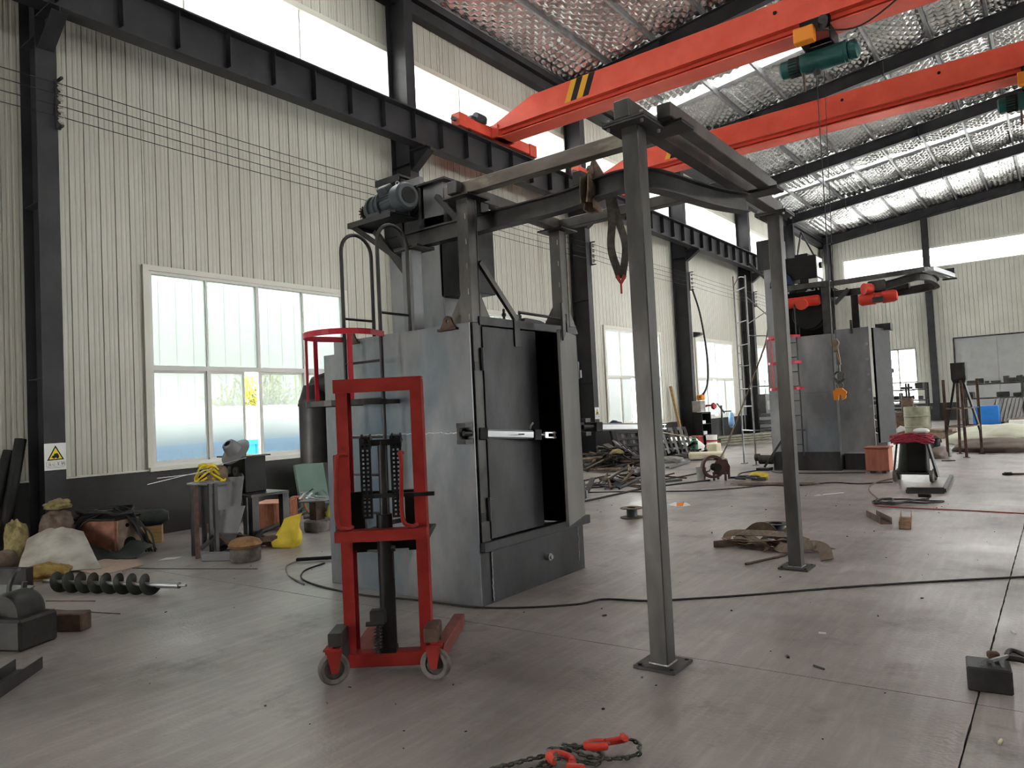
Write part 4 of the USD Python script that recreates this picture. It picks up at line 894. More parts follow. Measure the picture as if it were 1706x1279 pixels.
sl.part('tail', B().sweep(spline([(-2.72, 4.93, 3.28), (-2.70, 4.92, 3.1), (-2.72, 4.92, 2.88), (-2.66, 4.92, 2.66)], 6), [(-.03, -.005), (.03, -.005), (.03, .005), (-.03, .005)], up=(.48, -.87, 0)).sweep(spline([(-2.70, 4.95, 3.28), (-2.66, 4.95, 3.1), (-2.61, 4.95, 2.88), (-2.65, 4.94, 2.64)], 6), [(-.028, -.005), (.028, -.005), (.028, .005), (-.028, .005)], up=(.6, -.8, 0)), M['slingdark'], label='dark folded tail')
sl.part('red_end', B().tube([(-2.68, 4.92, 2.66), (-2.65, 4.92, 2.60), (-2.62, 4.93, 2.66)], .018, 8).tube([(-2.65, 4.92, 2.6), (-2.65, 4.92, 2.52)], .008, 6), M['wirered'])

# ------------------------------------------------------------------ red hand stacker
s = T('hand_stacker', 'red two wheeled hand stacker with black lifting chains in front of the nearest machine', 'stacker', (-3.53, 3.17, 0), rz=math.radians(37.3), local=True)
H = 1.90
for sx in (-1, 1):
    b = B().sweep([(sx*.245, .12, .10), (sx*.245, .12, H)], C_PROF(.075, .125, .01) if sx < 0 else [(-x, y_) for x, y_ in C_PROF(.075, .125, .01)][::-1], up=(0, 1, 0))
    q = s.part('mast_channel', b, M['red'])
    s.part('handle', B().cable([(sx*.20 - .055*(sx > 0) - .02*(sx<0) , .04, 1.42), (sx*.20 - .06*(sx>0)-.06*(sx<0), -.03, 1.42), (sx*.21-.06, -.04, 1.36), (sx*.21-.07, -.04, 1.1), (sx*.21-.06, -.035, .98), (sx*.21-.01, -.02, .95), (sx*.21+.01, .05, .95)], .014, 8), M['red'], smooth=40, parent=q)
s.part('top_beam', B().sweep([(-.295, .10, H-.03), (.285, .10, H-.03)], [(-.05, -.045), (-.04, -.045), (-.04, .035), (.05, .035), (.05, .045), (-.05, .045)]), M['red'])
s.part('middle_beam', B().sweep([(-.30, .02, .90), (.29, .02, .90)], [(.05, -.035), (.05, -.028), (-.04, -.028), (-.04, .028), (.05, .028), (.05, .035), (-.05, .035), (-.05, -.035)]), M['red'])
s.part('base_beam', B().bb(-.27, .29, .05, .15, .045, .135, .006), M['red'])
for p0, p1 in (((-.235, .13, .075), (-.22, 1.02, .075)), ((.30, .10, .075), (.39, .94, .075))): s.part('support_leg', B().bar(p0, p1, .085, .09, ch=.006), M['redleg'])
for sx in (-1, 1):
    s.part('caster_bracket', B().bb(sx*.30-.045, sx*.30+.045, -.12, .10, .235, .32, .006).bb(sx*.30-.045, sx*.30+.045, .05, .12, .1, .3), M['rust'] if sx > 0 else M['darksteel'])
    wx = sx*.30 - (.0 if sx > 0 else -.0); wy = -.09; R = .097
    yaw = 1.15 if sx < 0 else 1.85
    dvec = np.array([math.sin(yaw), math.cos(yaw), 0]); av = np.array([math.cos(yaw), -math.sin(yaw), 0])
    cw = np.array([wx+.02*sx, wy, R]); 
    q = s.part('caster_wheel', B().lathe([(.062, -.022), (.085, -.026), (R, -.018), (R, .018), (.085, .026), (.062, .022)], cw, av, 30), M['rubber'], smooth=30)
    s.part('wheel_hub', B().lathe([(1e-3, -.028), (.02, -.028), (.022, -.014), (.062, -.012), (.062, .012), (.022, .014), (.02, .028), (1e-3, .028)], cw, av, 24), M['wheelhub'], smooth=30, parent=q)
    b = B()
    for k in (-1, 1): b.prism([(-.05, .12), (.05, .12), (.022, -.02), (-.022, -.02)], cw + av*.036*k - av*.003, dvec, (0, 0, 1), .006)
    b.cat(B().obox(cw + [0, 0, .125], (.05, .05, .006))); b.cyl(cw+[0, 0, .125], cw+[0, 0, .15], .03, 12)
    s.part('caster_fork', b, M['red'])
s.part('pump_column', B().cyl((0, .10, .14), (0, .10, 1.02), .052, 18).bb(-.05, .05, .05, .15, .13, .16), M['black'], smooth=30)
s.part('lift_ram', B().cyl((0, .10, 1.02), (0, .10, 1.50), .026, 14), M['darksteel'], smooth=30)
s.part('pump_spring', B().tube([(-.055+.024*math.cos(q), .02+.024*math.sin(q), .16+.15*q/(14*math.pi)) for q in np.linspace(0, 14*math.pi, 120)], .005, 5).cyl((-.055, .02, .14), (-.055, .02, .36), .012, 10), M['darksteel'])
s.part('pump_head', B().bb(-.10, .0, -.01, .06, .33, .42, .006).cyl((-.13, .02, .33), (-.02, .02, .33), .016, 8), M['darksteel'])
s.part('release_lever', B().bar((.045, .08, .82), (.05, .08, .6), .012, .008).cyl((.045, .06, .80), (.07, .06, .80), .02, 10), M['darksteel'])
s.part('chain_yoke', B().bb(-.115, .115, .075, .125, 1.47, 1.51, .005).cyl((-.115, .04, 1.50), (-.115, .16, 1.50), .02, 10).cyl((.115, .04, 1.50), (.115, .16, 1.50), .02, 10), M['black'])
for sx in (-1, 1):
    x = sx*.10
    q = s.part('chain_roller', B().lathe([(1e-3, -.03), (.05, -.03), (.05, -.024), (.04, -.02), (.04, .02), (.05, .024), (.05, .03), (1e-3, .03)], (x, .10, 1.50), (1, 0, 0), 20), M['black'])
    b = B()
    for off in (-.029, 0, .029): b.bb(x+off-.007, x+off+.007, .052, .068, 1.0, 1.53)
    z = 1.0
    while z < 1.52: b.bb(x-.03, x+.03, .053, .067, z, z+.014); z += .028
    s.part('lifting_chain', b, M['black'])
s.part('side_guard', B().bb(-.325, -.28, .10, .13, .86, 1.42, .004), M['rust'], label='rusty brown side guard')
s.part('fork_carriage', B().bb(-.23, .26, .16, .20, 1.12, 1.165).bb(-.23, .26, .16, .20, .78, .83).bb(-.26, -.14, .16, .19, .80, 1.14).bb(.13, .25, .16, .19, .80, 1.14).bb(-.1, .34, .05, .09, 1.13, 1.155), M['black'])
for sx in (-1, 1): s.part('fork', B().prism([(.19, .76), (.95, .80), (.95, .815), (.24, .86), (.19, 1.1)], (sx*.19-.05, 0, 0), (0, 1, 0), (0, 0, 1), .1), M['black'])

# ------------------------------------------------------------------ the far machine and what stands about it
m = T('blasting_machine', 'far grey blasting machine behind the second gantry post, with a red caged ladder', 'machine', (-4.6, 18, 0))
a0, a1, b0, b1 = -5.45, -3.98, 17.05, 18.9
m.part('plinth', B().bb(a0+.02, a1, b0+.01, b1, 0, .42), M['plate2'])
m.part('front_plate', B().bb(a0, a1, b0-.012, b0, .42, 1.75), M['plate']); m.part('front_plate', B().bb(a0, a1, b0-.012, b0, 1.754, 3.05), M['plate'])
m.part('side_plate', B().bb(a1-.012, a1, b0, b1, .42, 3.05), M['plate2']); m.part('side_plate', B().bb(a0, a0+.012, b0, b1, 0, 3.05), M['plate']); m.part('rear_plate', B().bb(a0, a1, b1-.012, b1, .42, 3.05), M['plate2']); m.part('roof_plate', B().bb(a0, a1, b0, b1, 3.03, 3.05), M['plate2'])
m.part('door_leaf', B().bb(-3.93, -3.24, 17.02, 17.06, .42, 3.12, .004), M['plate'])
for z in (2.75, 2.42, 2.09, 1.76, 1.4): m.part('door_bolt', B().cyl((-3.30, 17.0, z), (-3.30, 17.025, z), .03, 8), M['silver'])
m.part('door_leaf', B().bar((-3.2, 17.2, 1.85), (-2.98, 17.75, 1.85), .05, 2.5), M['black'], label='darker second door leaf')
m.part('leaf_cap', B().bb(-3.2, -2.9, 17.55, 17.85, 3.05, 3.2), M['darksteel'])
m.part('door_tab', B().bb(-3.6, -3.55, 17.0, 17.02, 3.0, 3.3), M['darksteel'])
m.part('leg_gap', B().bb(-3.95, -3.3, 17.3, 18.0, 0, .36), M['plate2'])
m.part('frame_post', B().bb(-4.16, -3.99, 17.03, 17.18, 3.05, 4.16, .004), M['darksteel']); m.part('frame_post', B().bb(-3.9, -3.74, 18.7, 18.85, 3.05, 4.1), M['darksteel']); m.part('frame_foot', B().bb(-3.98, -3.7, 18.55, 18.9, 3.05, 3.15), M['darksteel'])
m.part('frame_beam', B().bb(-5.2, -3.95, 17.02, 17.14, 4.12, 4.24, .004), M['steel'])
m.part('elevator_shaft', B().bb(-5.5, -5.12, 17.35, 17.8, 0, 5.3, .005), M['plate']); m.part('elevator_head', B().bb(-5.62, -5.1, 17.3, 17.85, 4.75, 5.45, .005), M['plate2'])
m.part('head_brace', B().bar((-5.9, 17.5, 5.0), (-5.5, 17.5, 4.55), .06, .06), M['darksteel'])
q = m.part('separator_box', B().bb(-4.98, -4.27, 17.2, 17.8, 4.38, 4.90, .006).bb(-4.65, -4.27, 17.25, 17.75, 4.24, 4.4), M['black'])
m.part('box_end', B().bb(-4.27, -4.255, 17.22, 17.7, 4.4, 4.86).bb(-4.45, -4.25, 17.2, 17.5, 4.24, 4.36), M['white'], parent=q)
m.part('bearing', B().cyl((-4.26, 17.45, 4.68), (-4.2, 17.45, 4.68), .07, 12), M['black'], parent=q)
m.part('box_cap', B().bb(-4.75, -4.45, 17.25, 17.5, 4.9, 4.97, .02), M['black'], parent=q)
m.part('lifting_strap', B().bar((-4.72, 17.4, 4.95), (-4.6, 17.4, 5.5), .05, .03).bar((-4.34, 17.4, 4.9), (-4.6, 17.4, 5.5), .05, .03), M['darksteel'], parent=q)
q = m.part('turbine_motor', B().lathe([(1e-3, -.38), (.10, -.38), (.12, -.34), (.12, .30), (.10, .34), (1e-3, .34)], (-4.52, 16.95, 3.82), (1, 0, 0), 20), M['hoistred'], smooth=30, label='bright red motor')
m.part('motor_cap', B().lathe([(1e-3, 0), (.10, 0), (.13, -.04), (.13, -.12), (1e-3, -.12)], (-4.50, 16.78, 3.74), (0, 1, 0), 18), M['hoistred'], smooth=30, parent=q)
m.part('turbine_wheel', B().lathe([(1e-3, 0), (.34, 0), (.36, .04), (.36, .25), (1e-3, .25)], (-4.48, 17.08, 3.55), (0, 1, 0), 26), M['black'], smooth=30)
m.part('recess_panel', B().bb(-5.1, -4.1, 17.5, 17.52, 3.05, 4.12), M['hole'])
# ladder
lxx = (-5.14, -4.70); ly2 = 16.85
b = B()
for x in lxx:
    b.tube([(x, ly2, .35), (x, ly2, 3.75)] + [(x+.0, ly2+.15-.15*math.cos(q), 3.75+.15*math.sin(q)) for q in np.linspace(0, math.pi, 9)] + [(x, ly2+.3, 3.1)], .017, 6)
    b.bb(x-.01, x+.01, ly2, 17.05, .9, .94)
lad = m.part('ladder', b, M['darksteel'])
for z in np.arange(.6, 3.2, .33): m.part('rung', B().cyl((lxx[0], ly2, z), (lxx[1], ly2, z), .012, 6), M['darksteel'], parent=lad)
for z in (3.03, 2.45, 1.87):
    pts = [(lxx[0]-.03, ly2, z)] + [(-4.92+.36*math.cos(q), ly2-.2+.34*math.sin(q), z) for q in np.linspace(math.pi, 2*math.pi, 14)] + [(lxx[1]+.03, ly2, z)]
    m.part('cage_hoop', B().sweep(pts, [(-.004, -.03), (.004, -.03), (.004, .03), (-.004, .03)]), M['brightred'], label='red cage hoop', parent=lad)
for q in (math.pi*1.06, math.pi*1.3): m.part('cage_strap', B().bar((-4.92+.36*math.cos(q), ly2-.2+.34*math.sin(q), 1.87), (-4.92+.36*math.cos(q), ly2-.2+.34*math.sin(q), 3.03), .05, .008, up=(math.cos(q), math.sin(q), 0)), M['brightred'], label='red cage strap', parent=lad)
m.part('screw_inlet', B().cyl((-5.75, 17.0, .25), (-5.45, 17.0, .25), .11, 14).bb(-5.8, -5.5, 16.85, 17.15, 0, .06).cyl((-5.85, 17.0, .3), (-5.75, 17.0, .3), .09, 10), M['darksteel'])
m.part('inlet_chute', B().bar((-5.55, 16.7, .1), (-5.0, 16.88, .95), .05, .05), M['darksteel'])
solo('blue_jacket', B().lathe([(.26, 0), (.25, .1), (.2, .22), (.1, .3), (1e-3, .32)], (-5.02, 17.06, 4.245), (0, 0, 1), 16), M['navy'], 'rumpled blue work jacket left on the platform of the far machine', 'jacket', smooth=True)
# cantilever track with its hoist
k = T('monorail_arm', 'dark cantilever rail arm reaching out from the far machine towards the right', 'rail', (-3.0, 16.6, 3.8))
k.part('upper_beam', B().bar((-4.1, 16.9, 4.13), (-2.02, 16.45, 4.10), .10, .10), M['steel']); k.part('rail', B().bar((-4.1, 17.3, 3.95), (-2.4, 17.0, 3.9), .10, .14), M['darksteel'])
k.part('bent_rail', B().sweep(spline([(-3.2, 16.6, 3.84), (-2.6, 16.55, 3.92), (-2.2, 16.6, 4.0), (-2.0, 16.85, 3.98), (-1.95, 17.2, 3.86), (-2.5, 17.3, 3.82), (-3.4, 17.3, 3.8)], 6), I_PROF(.1, .16, .012, .01)), M['darksteel'])
k.part('end_beam', B().bar((-2.02, 16.4, 4.09), (-1.78, 17.6, 4.06), .10, .09).bar((-1.90, 16.4, 4.09), (-1.66, 17.6, 4.06), .06, .09), M['alu']); k.part('end_plate', B().bb(-1.86, -1.6, 17.5, 17.62, 3.98, 4.0).bb(-1.8, -1.62, 17.45, 17.6, 4.1, 4.2), M['darksteel'])
k.part('support_bracket', B().bar((-3.9, 17.1, 3.7), (-3.6, 17.1, 4.0), .08, .08), M['darksteel'])
h = T('electric_hoist', 'small red electric hoist hanging from the cantilever rail', 'hoist', (-2.9, 16.6, 3.5))
q = h.part('drum', B().lathe([(1e-3, -.36), (.10, -.36), (.13, -.31), (.13, -.05), (.11, -.04), (.11, .08), (.13, .09), (.13, .30), (.10, .36), (1e-3, .36)], (-2.93, 16.55, 3.66), (1, 0, .02), 20), M['hoistred'], smooth=30)
h.part('rope_guide', B().bb(-3.02, -2.8, 16.4, 16.45, 3.56, 3.66, .01), M['darkgreen'], parent=q)
h.part('trolley_motor', B().lathe([(1e-3, 0), (.09, 0), (.12, .05), (.12, .2), (1e-3, .22)], (-3.02, 16.55, 3.86), (-.7, -.7, 0), 16), M['hoistred'], smooth=30)
h.part('trolley', B().bb(-3.1, -2.76, 16.48, 16.68, 3.78, 4.02, .02), M['darksteel'])

# scaffold
c_ = T('scaffold_tower', 'grey tubular scaffold tower left of the far machine', 'scaffold', (-6.5, 18.9, 0))
F = [np.array(p_) for p_ in ((-6.74, 18.72, 0), (-6.26, 18.22, 0), (-5.95, 20.0, 0), (-5.55, 19.4, 0))]
HZ = [4.95, 4.85, 4.9, 4.9]
for p_, hz in zip(F, HZ): c_.part('standard', B().cyl(p_ + [0, 0, .0], p_ + [0, 0, hz], .024, 8), M['purlin']); c_.part('foot', B().bb(p_[0]-.07, p_[0]+.07, p_[1]-.07, p_[1]+.07, 0, .02), M['purlin'])
for z in (.88, 1.5, 1.95, 2.55, 3.1, 3.7, 4.55): c_.part('rung', B().cyl(F[0]+[0, 0, z], F[1]+[0, 0, z], .016, 6), M['purlin'])
mid = (F[0]+F[1])/2
c_.part('inner_upright', B().cyl(mid+[-.1, .1, .9], mid+[-.1, .1, 3.1], .014, 6), M['purlin'])
for z in (2.1, 2.5, 2.8): c_.part('step', B().cyl(F[0]+[0, 0, z+.1], mid+[-.1, .1, z+.1], .012, 6), M['purlin'])
for z in (.88, 2.0, 3.3): c_.part('ledger', B().cyl(F[1]+[0, 0, z], F[3]+[0, 0, z-.02], .018, 6), M['purlin'])
for z0, z1 in ((3.6, 4.3), (4.3, 3.3), (.6, .95)): c_.part('brace', B().cyl(F[1]+[0, 0, z0], F[3]+[0, 0, z1], .014, 6), M['purlin'])
c_.part('top_curve', B().cable([F[0]+[0, 0, 4.7], mid+[0, 0, 4.86], F[1]+[0, 0, 4.8]], .016), M['purlin'])

# ------------------------------------------------------------------ things on the floor, right half
t = T('red_tool_box', 'faded red steel box beside the open door of the far machine', 'box', (-3.1, 17.2, 0))
t.part('body', B().bb(-3.38, -2.93, 16.55, 16.98, .05, .52, .01), M['redbox']); t.part('lid', B().bb(-3.4, -2.91, 16.53, 17.0, .52, .55, .006), M['redbox']); t.part('skid', B().bb(-3.3, -3.22, 16.57, 16.96, 0, .05), M['darksteel']); t.part('skid', B().bb(-3.08, -3.0, 16.57, 16.96, 0, .05), M['darksteel'])
t = T('welding_cart', 'low wheeled welding cart piled with a coil of dark red cable', 'cart', (-2.28, 15.2, 0))
t.part('deck', B().bb(-2.56, -1.98, 15.0, 15.5, .14, .18), M['darksteel'])
for x, yy in ((-2.58, 15.05), (-1.98, 15.05), (-2.58, 15.45), (-1.98, 15.45)):
    q = t.part('wheel', B().lathe([(1e-3, -.03), (.10, -.03), (.11, -.02), (.11, .02), (.10, .03), (1e-3, .03)], (x, yy, .11), (1, 0, 0), 18), M['rubber'])
t.part('side_frame', B().bar((-2.60, 15.05, .12), (-2.5, 15.1, .86), .04, .03).bar((-1.88, 15.05, .1), (-2.06, 15.15, .9), .05, .04).bar((-2.5, 15.1, .86), (-2.06, 15.1, .88), .04, .03), M['darksteel'])
t.part('power_source', B().bb(-2.38, -2.05, 15.1, 15.45, .18, .74, .02), M['black']); t.part('gas_bottle', B().lathe([(.1, 0), (.11, .02), (.11, .5), (.06, .6), (1e-3, .6)], (-2.45, 15.25, .18), (0.12, 0, 1), 16), M['darkgreen'], smooth=40)
solo('coiled_cable', (lambda b: [b.cable([(-2.27 + (.32+.04*math.sin(3*i))*math.cos(q) , 15.1 + .18*math.sin(q) + .015*i*0, .80 + .02*(i % 4) + .05*math.sin(q*2+i) - .05*abs(math.cos(q))) for q in np.linspace(i*.7, i*.7+6.0, 12)], .014, 6, 4) for i in range(13)] and b)(B()), M['cablered'], 'heap of coiled dark red cable lying on top of the welding cart', 'cable', smooth=40)
solo('white_rag', B().tm((lambda mm: (mm.apply_scale([.14, .1, .06]), mm.apply_translation([-2.12, 15.2, .93]), mm)[2])(trimesh.creation.icosphere(2))), M['white'], 'small white rag on the red cable heap', 'rag', smooth=True)
solo('white_glove', B().prism([(0, 0), (.14, .02), (.12, .10), (.05, .14), (-.02, .08)], (-2.5, 15.1, .9), (1, 0, .2), (0, .4, .9), .02), M['white'], 'white work glove at the left end of the red cable heap', 'glove')
solo('angle_frame', B().bar((-2.12, 13.31, .05), (-1.61, 13.44, .05), .06, .1).bar((-1.61, 13.44, .05), (-1.74, 15.66, .05), .06, .06).bar((-2.12, 13.35, .03), (-2.1, 13.75, .03), .05, .06), M['darksteel'], 'dark L shaped steel frame lying in front of the welding cart', 'frame')
t = T('cable_coil', 'tangled black cable with a connector near the red wire', 'cable', (-2.0, 12.1, 0))
t.part('loops', B().cable([(-2.37+.06, 12.5, .015), (-2.4, 12.1, .015), (-2.3, 11.85, .02), (-2.15, 12.1, .03), (-2.2, 12.4, .03), (-2.35, 12.25, .03), (-2.3, 11.95, .035), (-2.05, 12.0, .02), (-1.9, 12.35, .02), (-1.72, 12.6, .02)], .014).cable([(-2.38, 12.0, .02), (-2.1, 11.8, .02), (-1.95, 12.0, .03), (-1.7, 12.1, .02), (-1.5, 12.4, .015), (-1.7, 12.35, .02), (-2.0, 12.45, .02), (-2.3, 12.35, .02)], .013), M['cable'], smooth=40)
t.part('connector', B().bar((-1.88, 12.75, .05), (-1.7, 12.7, .05), .06, .06, ch=.02), M['black'])
solo('red_wire', B().cable([(-2.36, 12.6, .01), (-2.34, 11.8, .008), (-2.0, 11.62, .008), (-1.21, 11.58, .008), (-.5, 11.5, .008), (1.0, 11.3, .008)], .008), M['wirered'], 'thin red wire running along the floor to the right edge', 'wire', smooth=40)
solo('brown_hose', B().cable([(-2.42, 12.5, .012), (-2.75, 13.6, .012), (-2.85, 14.6, .015), (-2.62, 15.2, .05)], .012), M['tan'], 'pale brown hose from the tangled cable to the welding cart', 'hose', smooth=40)
for nm, p0, p1, w, mtl in (('short rusty channel offcut with orange inside, nearer of the pair', (-1.61, 9.80, .045), (-1.74, 10.75, .045), .13, 'rustorange'), ('short dull channel offcut beside the rusty one', (-1.87, 10.12, .04), (-2.15, 10.7, .04), .13, 'rust')):
    prof = [(-w/2, -.045), (w/2, -.045), (w/2, .045), (w/2-.008, .045), (w/2-.008, -.035), (-w/2+.008, -.035), (-w/2+.008, .045), (-w/2, .045)]
    solo('channel_offcut', B().sweep([p0, p1], prof), M[mtl], nm, 'channel')
q4 = T('four_legged_stand', 'dark four legged stand with a square hopper on top, near the far gable', 'stand', (-2.05, 21.35, 0))
legs = [np.array(p_) for p_ in ((-2.38, 21.1, 0), (-1.95, 20.72, 0), (-2.2, 21.89, 0), (-1.72, 21.87, 0))]
tops = [np.array(p_) for p_ in ((-2.13, 21.15, 1.9), (-2.0, 21.1, 1.9), (-2.11, 21.4, 1.9), (-1.97, 21.4, 1.9))]
for i, (p_, tp) in enumerate(zip(legs, tops)):
    up = p_ + [0, 0, 1.93] if i in (0, 3) else tp
    q4.part('leg', B().bar(p_, up, .06, .06), M['rust'])
    q4.part('foot_plate', B().bb(p_[0]-.07, p_[0]+.07, p_[1]-.07, p_[1]+.07, 0, .015), M['darksteel'])
    if i in (0, 3): q4.part('strut', B().bar(p_+[0, 0, .6], tp, .05, .05), M['darksteel'])
for z in (.75, 1.2): 
    for i, j in ((0, 1), (1, 3), (3, 2), (2, 0)): q4.part('cross_bar', B().bar(legs[i]+[0, 0, z], legs[j]+[0, 0, z], .03, .03), M['rust'])
q4.part('hopper', B().bb(-2.2, -1.88, 21.05, 21.4, 1.92, 2.34, .006), M['darksteel'])
q4.part('hopper_throat', B().prism([(-.16, .0), (.16, 0), (.12, -.1), (-.12, -.1)], (-2.04, 21.38, 1.93), (1, 0, 0), (0, 0, 1), .3), M['darksteel'])
solo('steel_rod', B().bar((-2.36, 19.65, .012), (-2.08, 19.66, .012), .024, .024), M['rust'], 'short dark bar lying just left of the four legged stand', 'bar')
t = T('pipe_with_coupling', 'dark thin pipe with a coupling entering from the right edge', 'pipe', (-.7, 16.6, 0)); t.part('pipe', B().cyl((-1.0, 16.5, .025), (.8, 16.9, .025), .02, 8), M['rust']); t.part('coupling', B().cyl((-.97, 16.5, .03), (-.85, 16.53, .03), .03, 8), M['darksteel'])
def blob(name, c, s, mtl, label, cat, seed=0, group=None, amp=.25, sub=3):
    mm = trimesh.creation.icosphere(sub); v = mm.vertices.copy(); r_ = 1 + amp*(meshkit.fbm(v*2.2 + seed*7.3 + 20, 3, seed) - .5)*2
    v = v * r_[:, None]; v[:, 2] = np.maximum(v[:, 2], -.35); v = v*np.array(s); v[:, 2] -= v[:, 2].min()
    return solo(name, B().add(v + np.array(c), mm.faces), M[mtl], label, cat, group, smooth=50)
blob('tarp_heap', (-1.35, 26.2, 0), (1.5, 1.6, .42), 'greentarp', 'pale greenish tarpaulin heap at the far right behind the stand', 'tarpaulin', 1)
blob('tarp_heap', (-1.5, 22.9, 0), (.95, .7, .26), 'browntarp', 'flat brown tarpaulin heap right behind the four legged stand', 'tarpaulin', 2)
blob('tarp_heap', (-.1, 24.0, 0), (.7, .6, .3), 'greycloth', 'grey bundled sheeting at the right edge in front of the pale tarpaulin', 'tarpaulin', 3)
t = T('bucket', 'dark bucket with a white rag over its rim, left of the four legged stand', 'bucket', (-2.85, 22.6, 0)); t.part('pail', B().lathe([(.11, 0), (.15, .36), (.14, .36), (.10, .02), (1e-3, .02)], (-2.85, 22.6, 0), n=18), M['darksteel'], smooth=40); t.part('rag', B().lathe([(.18, .25), (.17, .36), (.06, .43), (1e-3, .44)], (-2.85, 22.6, 0), n=12, a0=1.5, a1=5.2), M['white'], smooth=True)
blob('sack', (-2.55, 21.6, 0), (.2, .2, .17), 'greycloth', 'grey sack by the left leg of the four legged stand', 'sack', 4)
blob('sack', (-2.55, 20.6, 0), (.22, .3, .2), 'browntarp', 'brown lumpy sack between the red cable heap and the stand', 'sack', 5)
# background clutter before the far gable
def far_rack(x0, x1, yy, zs, label, nlev):
    t = T('storage_rack', label, 'rack', ((x0+x1)/2, yy, 0))
    for x in np.linspace(x0, x1, 3):
        for dy in (0, .7): t.part('upright', B().bb(x-.04, x+.04, yy+dy-.04, yy+dy+.04, 0, zs[-1]+.35), M['darksteel'])
    for z in zs:
        t.part('shelf', B().bb(x0, x1, yy, yy+.7, z, z+.06), M['darksteel'])
    b = B()
    for z in zs:
        x = x0+.1
        while x < x1-.3:
            w_ = rng.uniform(.15, .5); hh = rng.uniform(.06, .3)
            if rng.random() < .75: b.rbox((x+w_/2, yy+.35, z+.07+hh/2), (w_, rng.uniform(.3, .6), hh), rng.normal(0, .15), ch=.02)
            x += w_+rng.uniform(.02, .2)
    t.part('stored_parts', b, M['darksteel'], kind='stuff'); return t
far_rack(-6.6, -5.0, 38, (.75, 1.25, 1.75), 'dark storage rack with machine parts under the bright gable window', 3)
far_rack(-3.6, .8, 39, (1.2, 1.85), 'long dark storage rack with parts before the grey gable door', 2)
far_rack(-8.3, -6.4, 40, (.8, 1.3), 'low dark rack seen against the bright gable window', 2)
t = T('bench_drill', 'thin pillar stand with a small crossbar before the gable window', 'drill', (-6.35, 37, 0)); t.part('pillar', B().cyl((-6.35, 37, 0), (-6.35, 37, 3.0), .04, 8), M['darksteel']); t.part('head', B().bb(-6.55, -6.1, 36.9, 37.1, 2.6, 2.8, .03), M['darksteel']); t.part('foot', B().bb(-6.6, -6.1, 36.8, 37.2, 0, .06), M['darksteel'])
solo('blue_cabinet', B().bb(-2.95, -2.05, 34.6, 35.3, 0, .98, .03).bb(-2.93, -2.07, 34.57, 34.6, .1, .9), M['blue'], 'bright blue cabinet in the background right of the four legged stand', 'cabinet')
solo('olive_drum', B().lathe([(1e-3, 0), (.45, 0), (.45, .3), (.47, .33), (.45, .36), (.45, .7), (.47, .73), (.45, .76), (.45, 1.1), (1e-3, 1.1)], (-4.5, 31.5, 0), n=24), M['oldgreen'], 'olive ribbed drum in the background left of the four legged stand', 'drum', smooth=30)
solo('cream_board', B().obox((-5.35, 30.2, .35), (.25, .02, .38), trimesh.transformations.euler_matrix(-.3, 0, .2)[:3, :3]), M['foam'], 'cream board leaning in the background near the olive drum', 'board')
solo('brown_pack', B().bb(-5.1, -4.7, 32.0, 32.4, .9, 1.45, .03).bb(-5.3, -4.6, 31.9, 32.6, 0, .9, .02), M['rust'], 'rusty brown pack standing behind the olive drum', 'pack')
solo('perforated_block', B().prism(unary_union([sbox(0, 0, .6, 1.35)]).difference(Point(.33, 1.0).buffer(.09)).difference(Point(.33, .62).buffer(.09)), (-4.62, 23.0, 0), (1, 0, 0), (0, 0, 1), .3), M['plate'], 'grey steel block with two round holes behind the dark door leaf', 'block')
t = T('file_stack', 'row of slanted grey boards standing before the far rack', 'boards', (-1.9, 37, 0))
for i in range(9): t.part('board', B().rbox((-2.4+i*.14, 37.0, .75), (.04, .7, 1.0), 0, (0, .25)), M['greycloth'])
t.part('stand', B().bb(-2.6, -.9, 36.7, 37.3, .05, .24), M['darksteel'])
solo('grey_cabinet', B().bb(-.95, .1, 35, 35.7, .1, 1.3, .02).bb(-.9, .05, 34.98, 35.0, .3, 1.15), M['oldgreen'], 'drab steel cabinet at the right edge before the gable door', 'cabinet')
solo('white_carton', B().bb(-1.55, -1.05, 30.5, 30.9, 0, .52, .01), M['white'], 'white carton behind the pale tarpaulin heap', 'box')
solo('machine_base', B().bb(-7.4, -5.8, 34, 35.2, 0, .9, .05).bb(-7.0, -6.2, 34.2, 35, .9, 1.4, .05).cyl((-6.9, 33.95, .6), (-6.9, 33.8, .6), .25, 16), M['darksteel'], 'dark machine bed in the far background under the gable window', 'machine')
solo('pale_sheet_pile', B().rbox((-3.6, 29.3, .12), (1.2, .8, .24), .2, ch=.03).rbox((-3.5, 29.2, .28), (.9, .6, .1), -.1, ch=.02), M['tan'], 'low pile of brown boards behind the four legged stand', 'boards')
blob('stone_heap', (-1.3, 34.2, 0), (.6, .5, .35), 'tan', 'small brown heap right of the blue cabinet', 'heap', 8)

# ------------------------------------------------------------------ middle of the floor
def spool(c, r, rh, h, label, mtl='darksteel'):
    t = T('cable_spool', label, 'spool', c)
    t.part('flange', B().ring((c[0], c[1], c[2]+h-.012), r, rh*.8, .012, n=28), M[mtl]); t.part('flange', B().ring(c, r, rh*.8, .012, n=28), M[mtl]); t.part('hub', B().lathe([(rh, .012), (rh, h-.012), (rh*.8, h-.012), (rh*.8, .012), (rh, .012)], c, n=24), M['greypaint'], smooth=30)
spool((-2.84, 8.82, 0), .16, .10, .16, 'empty dark cable spool behind the brown sling beside the second gantry post')
spool((-5.17, 9.55, 0), .17, .08, .15, 'rusty cable spool standing left of the nearer gantry post', 'rust')
def ribbon(b, pts, w, up=(0, 0, 1)): return b.sweep(spline(pts, 6), [(-w/2, -.004), (w/2, -.004), (w/2, .004), (-w/2, .004)], up=up)
b = B()
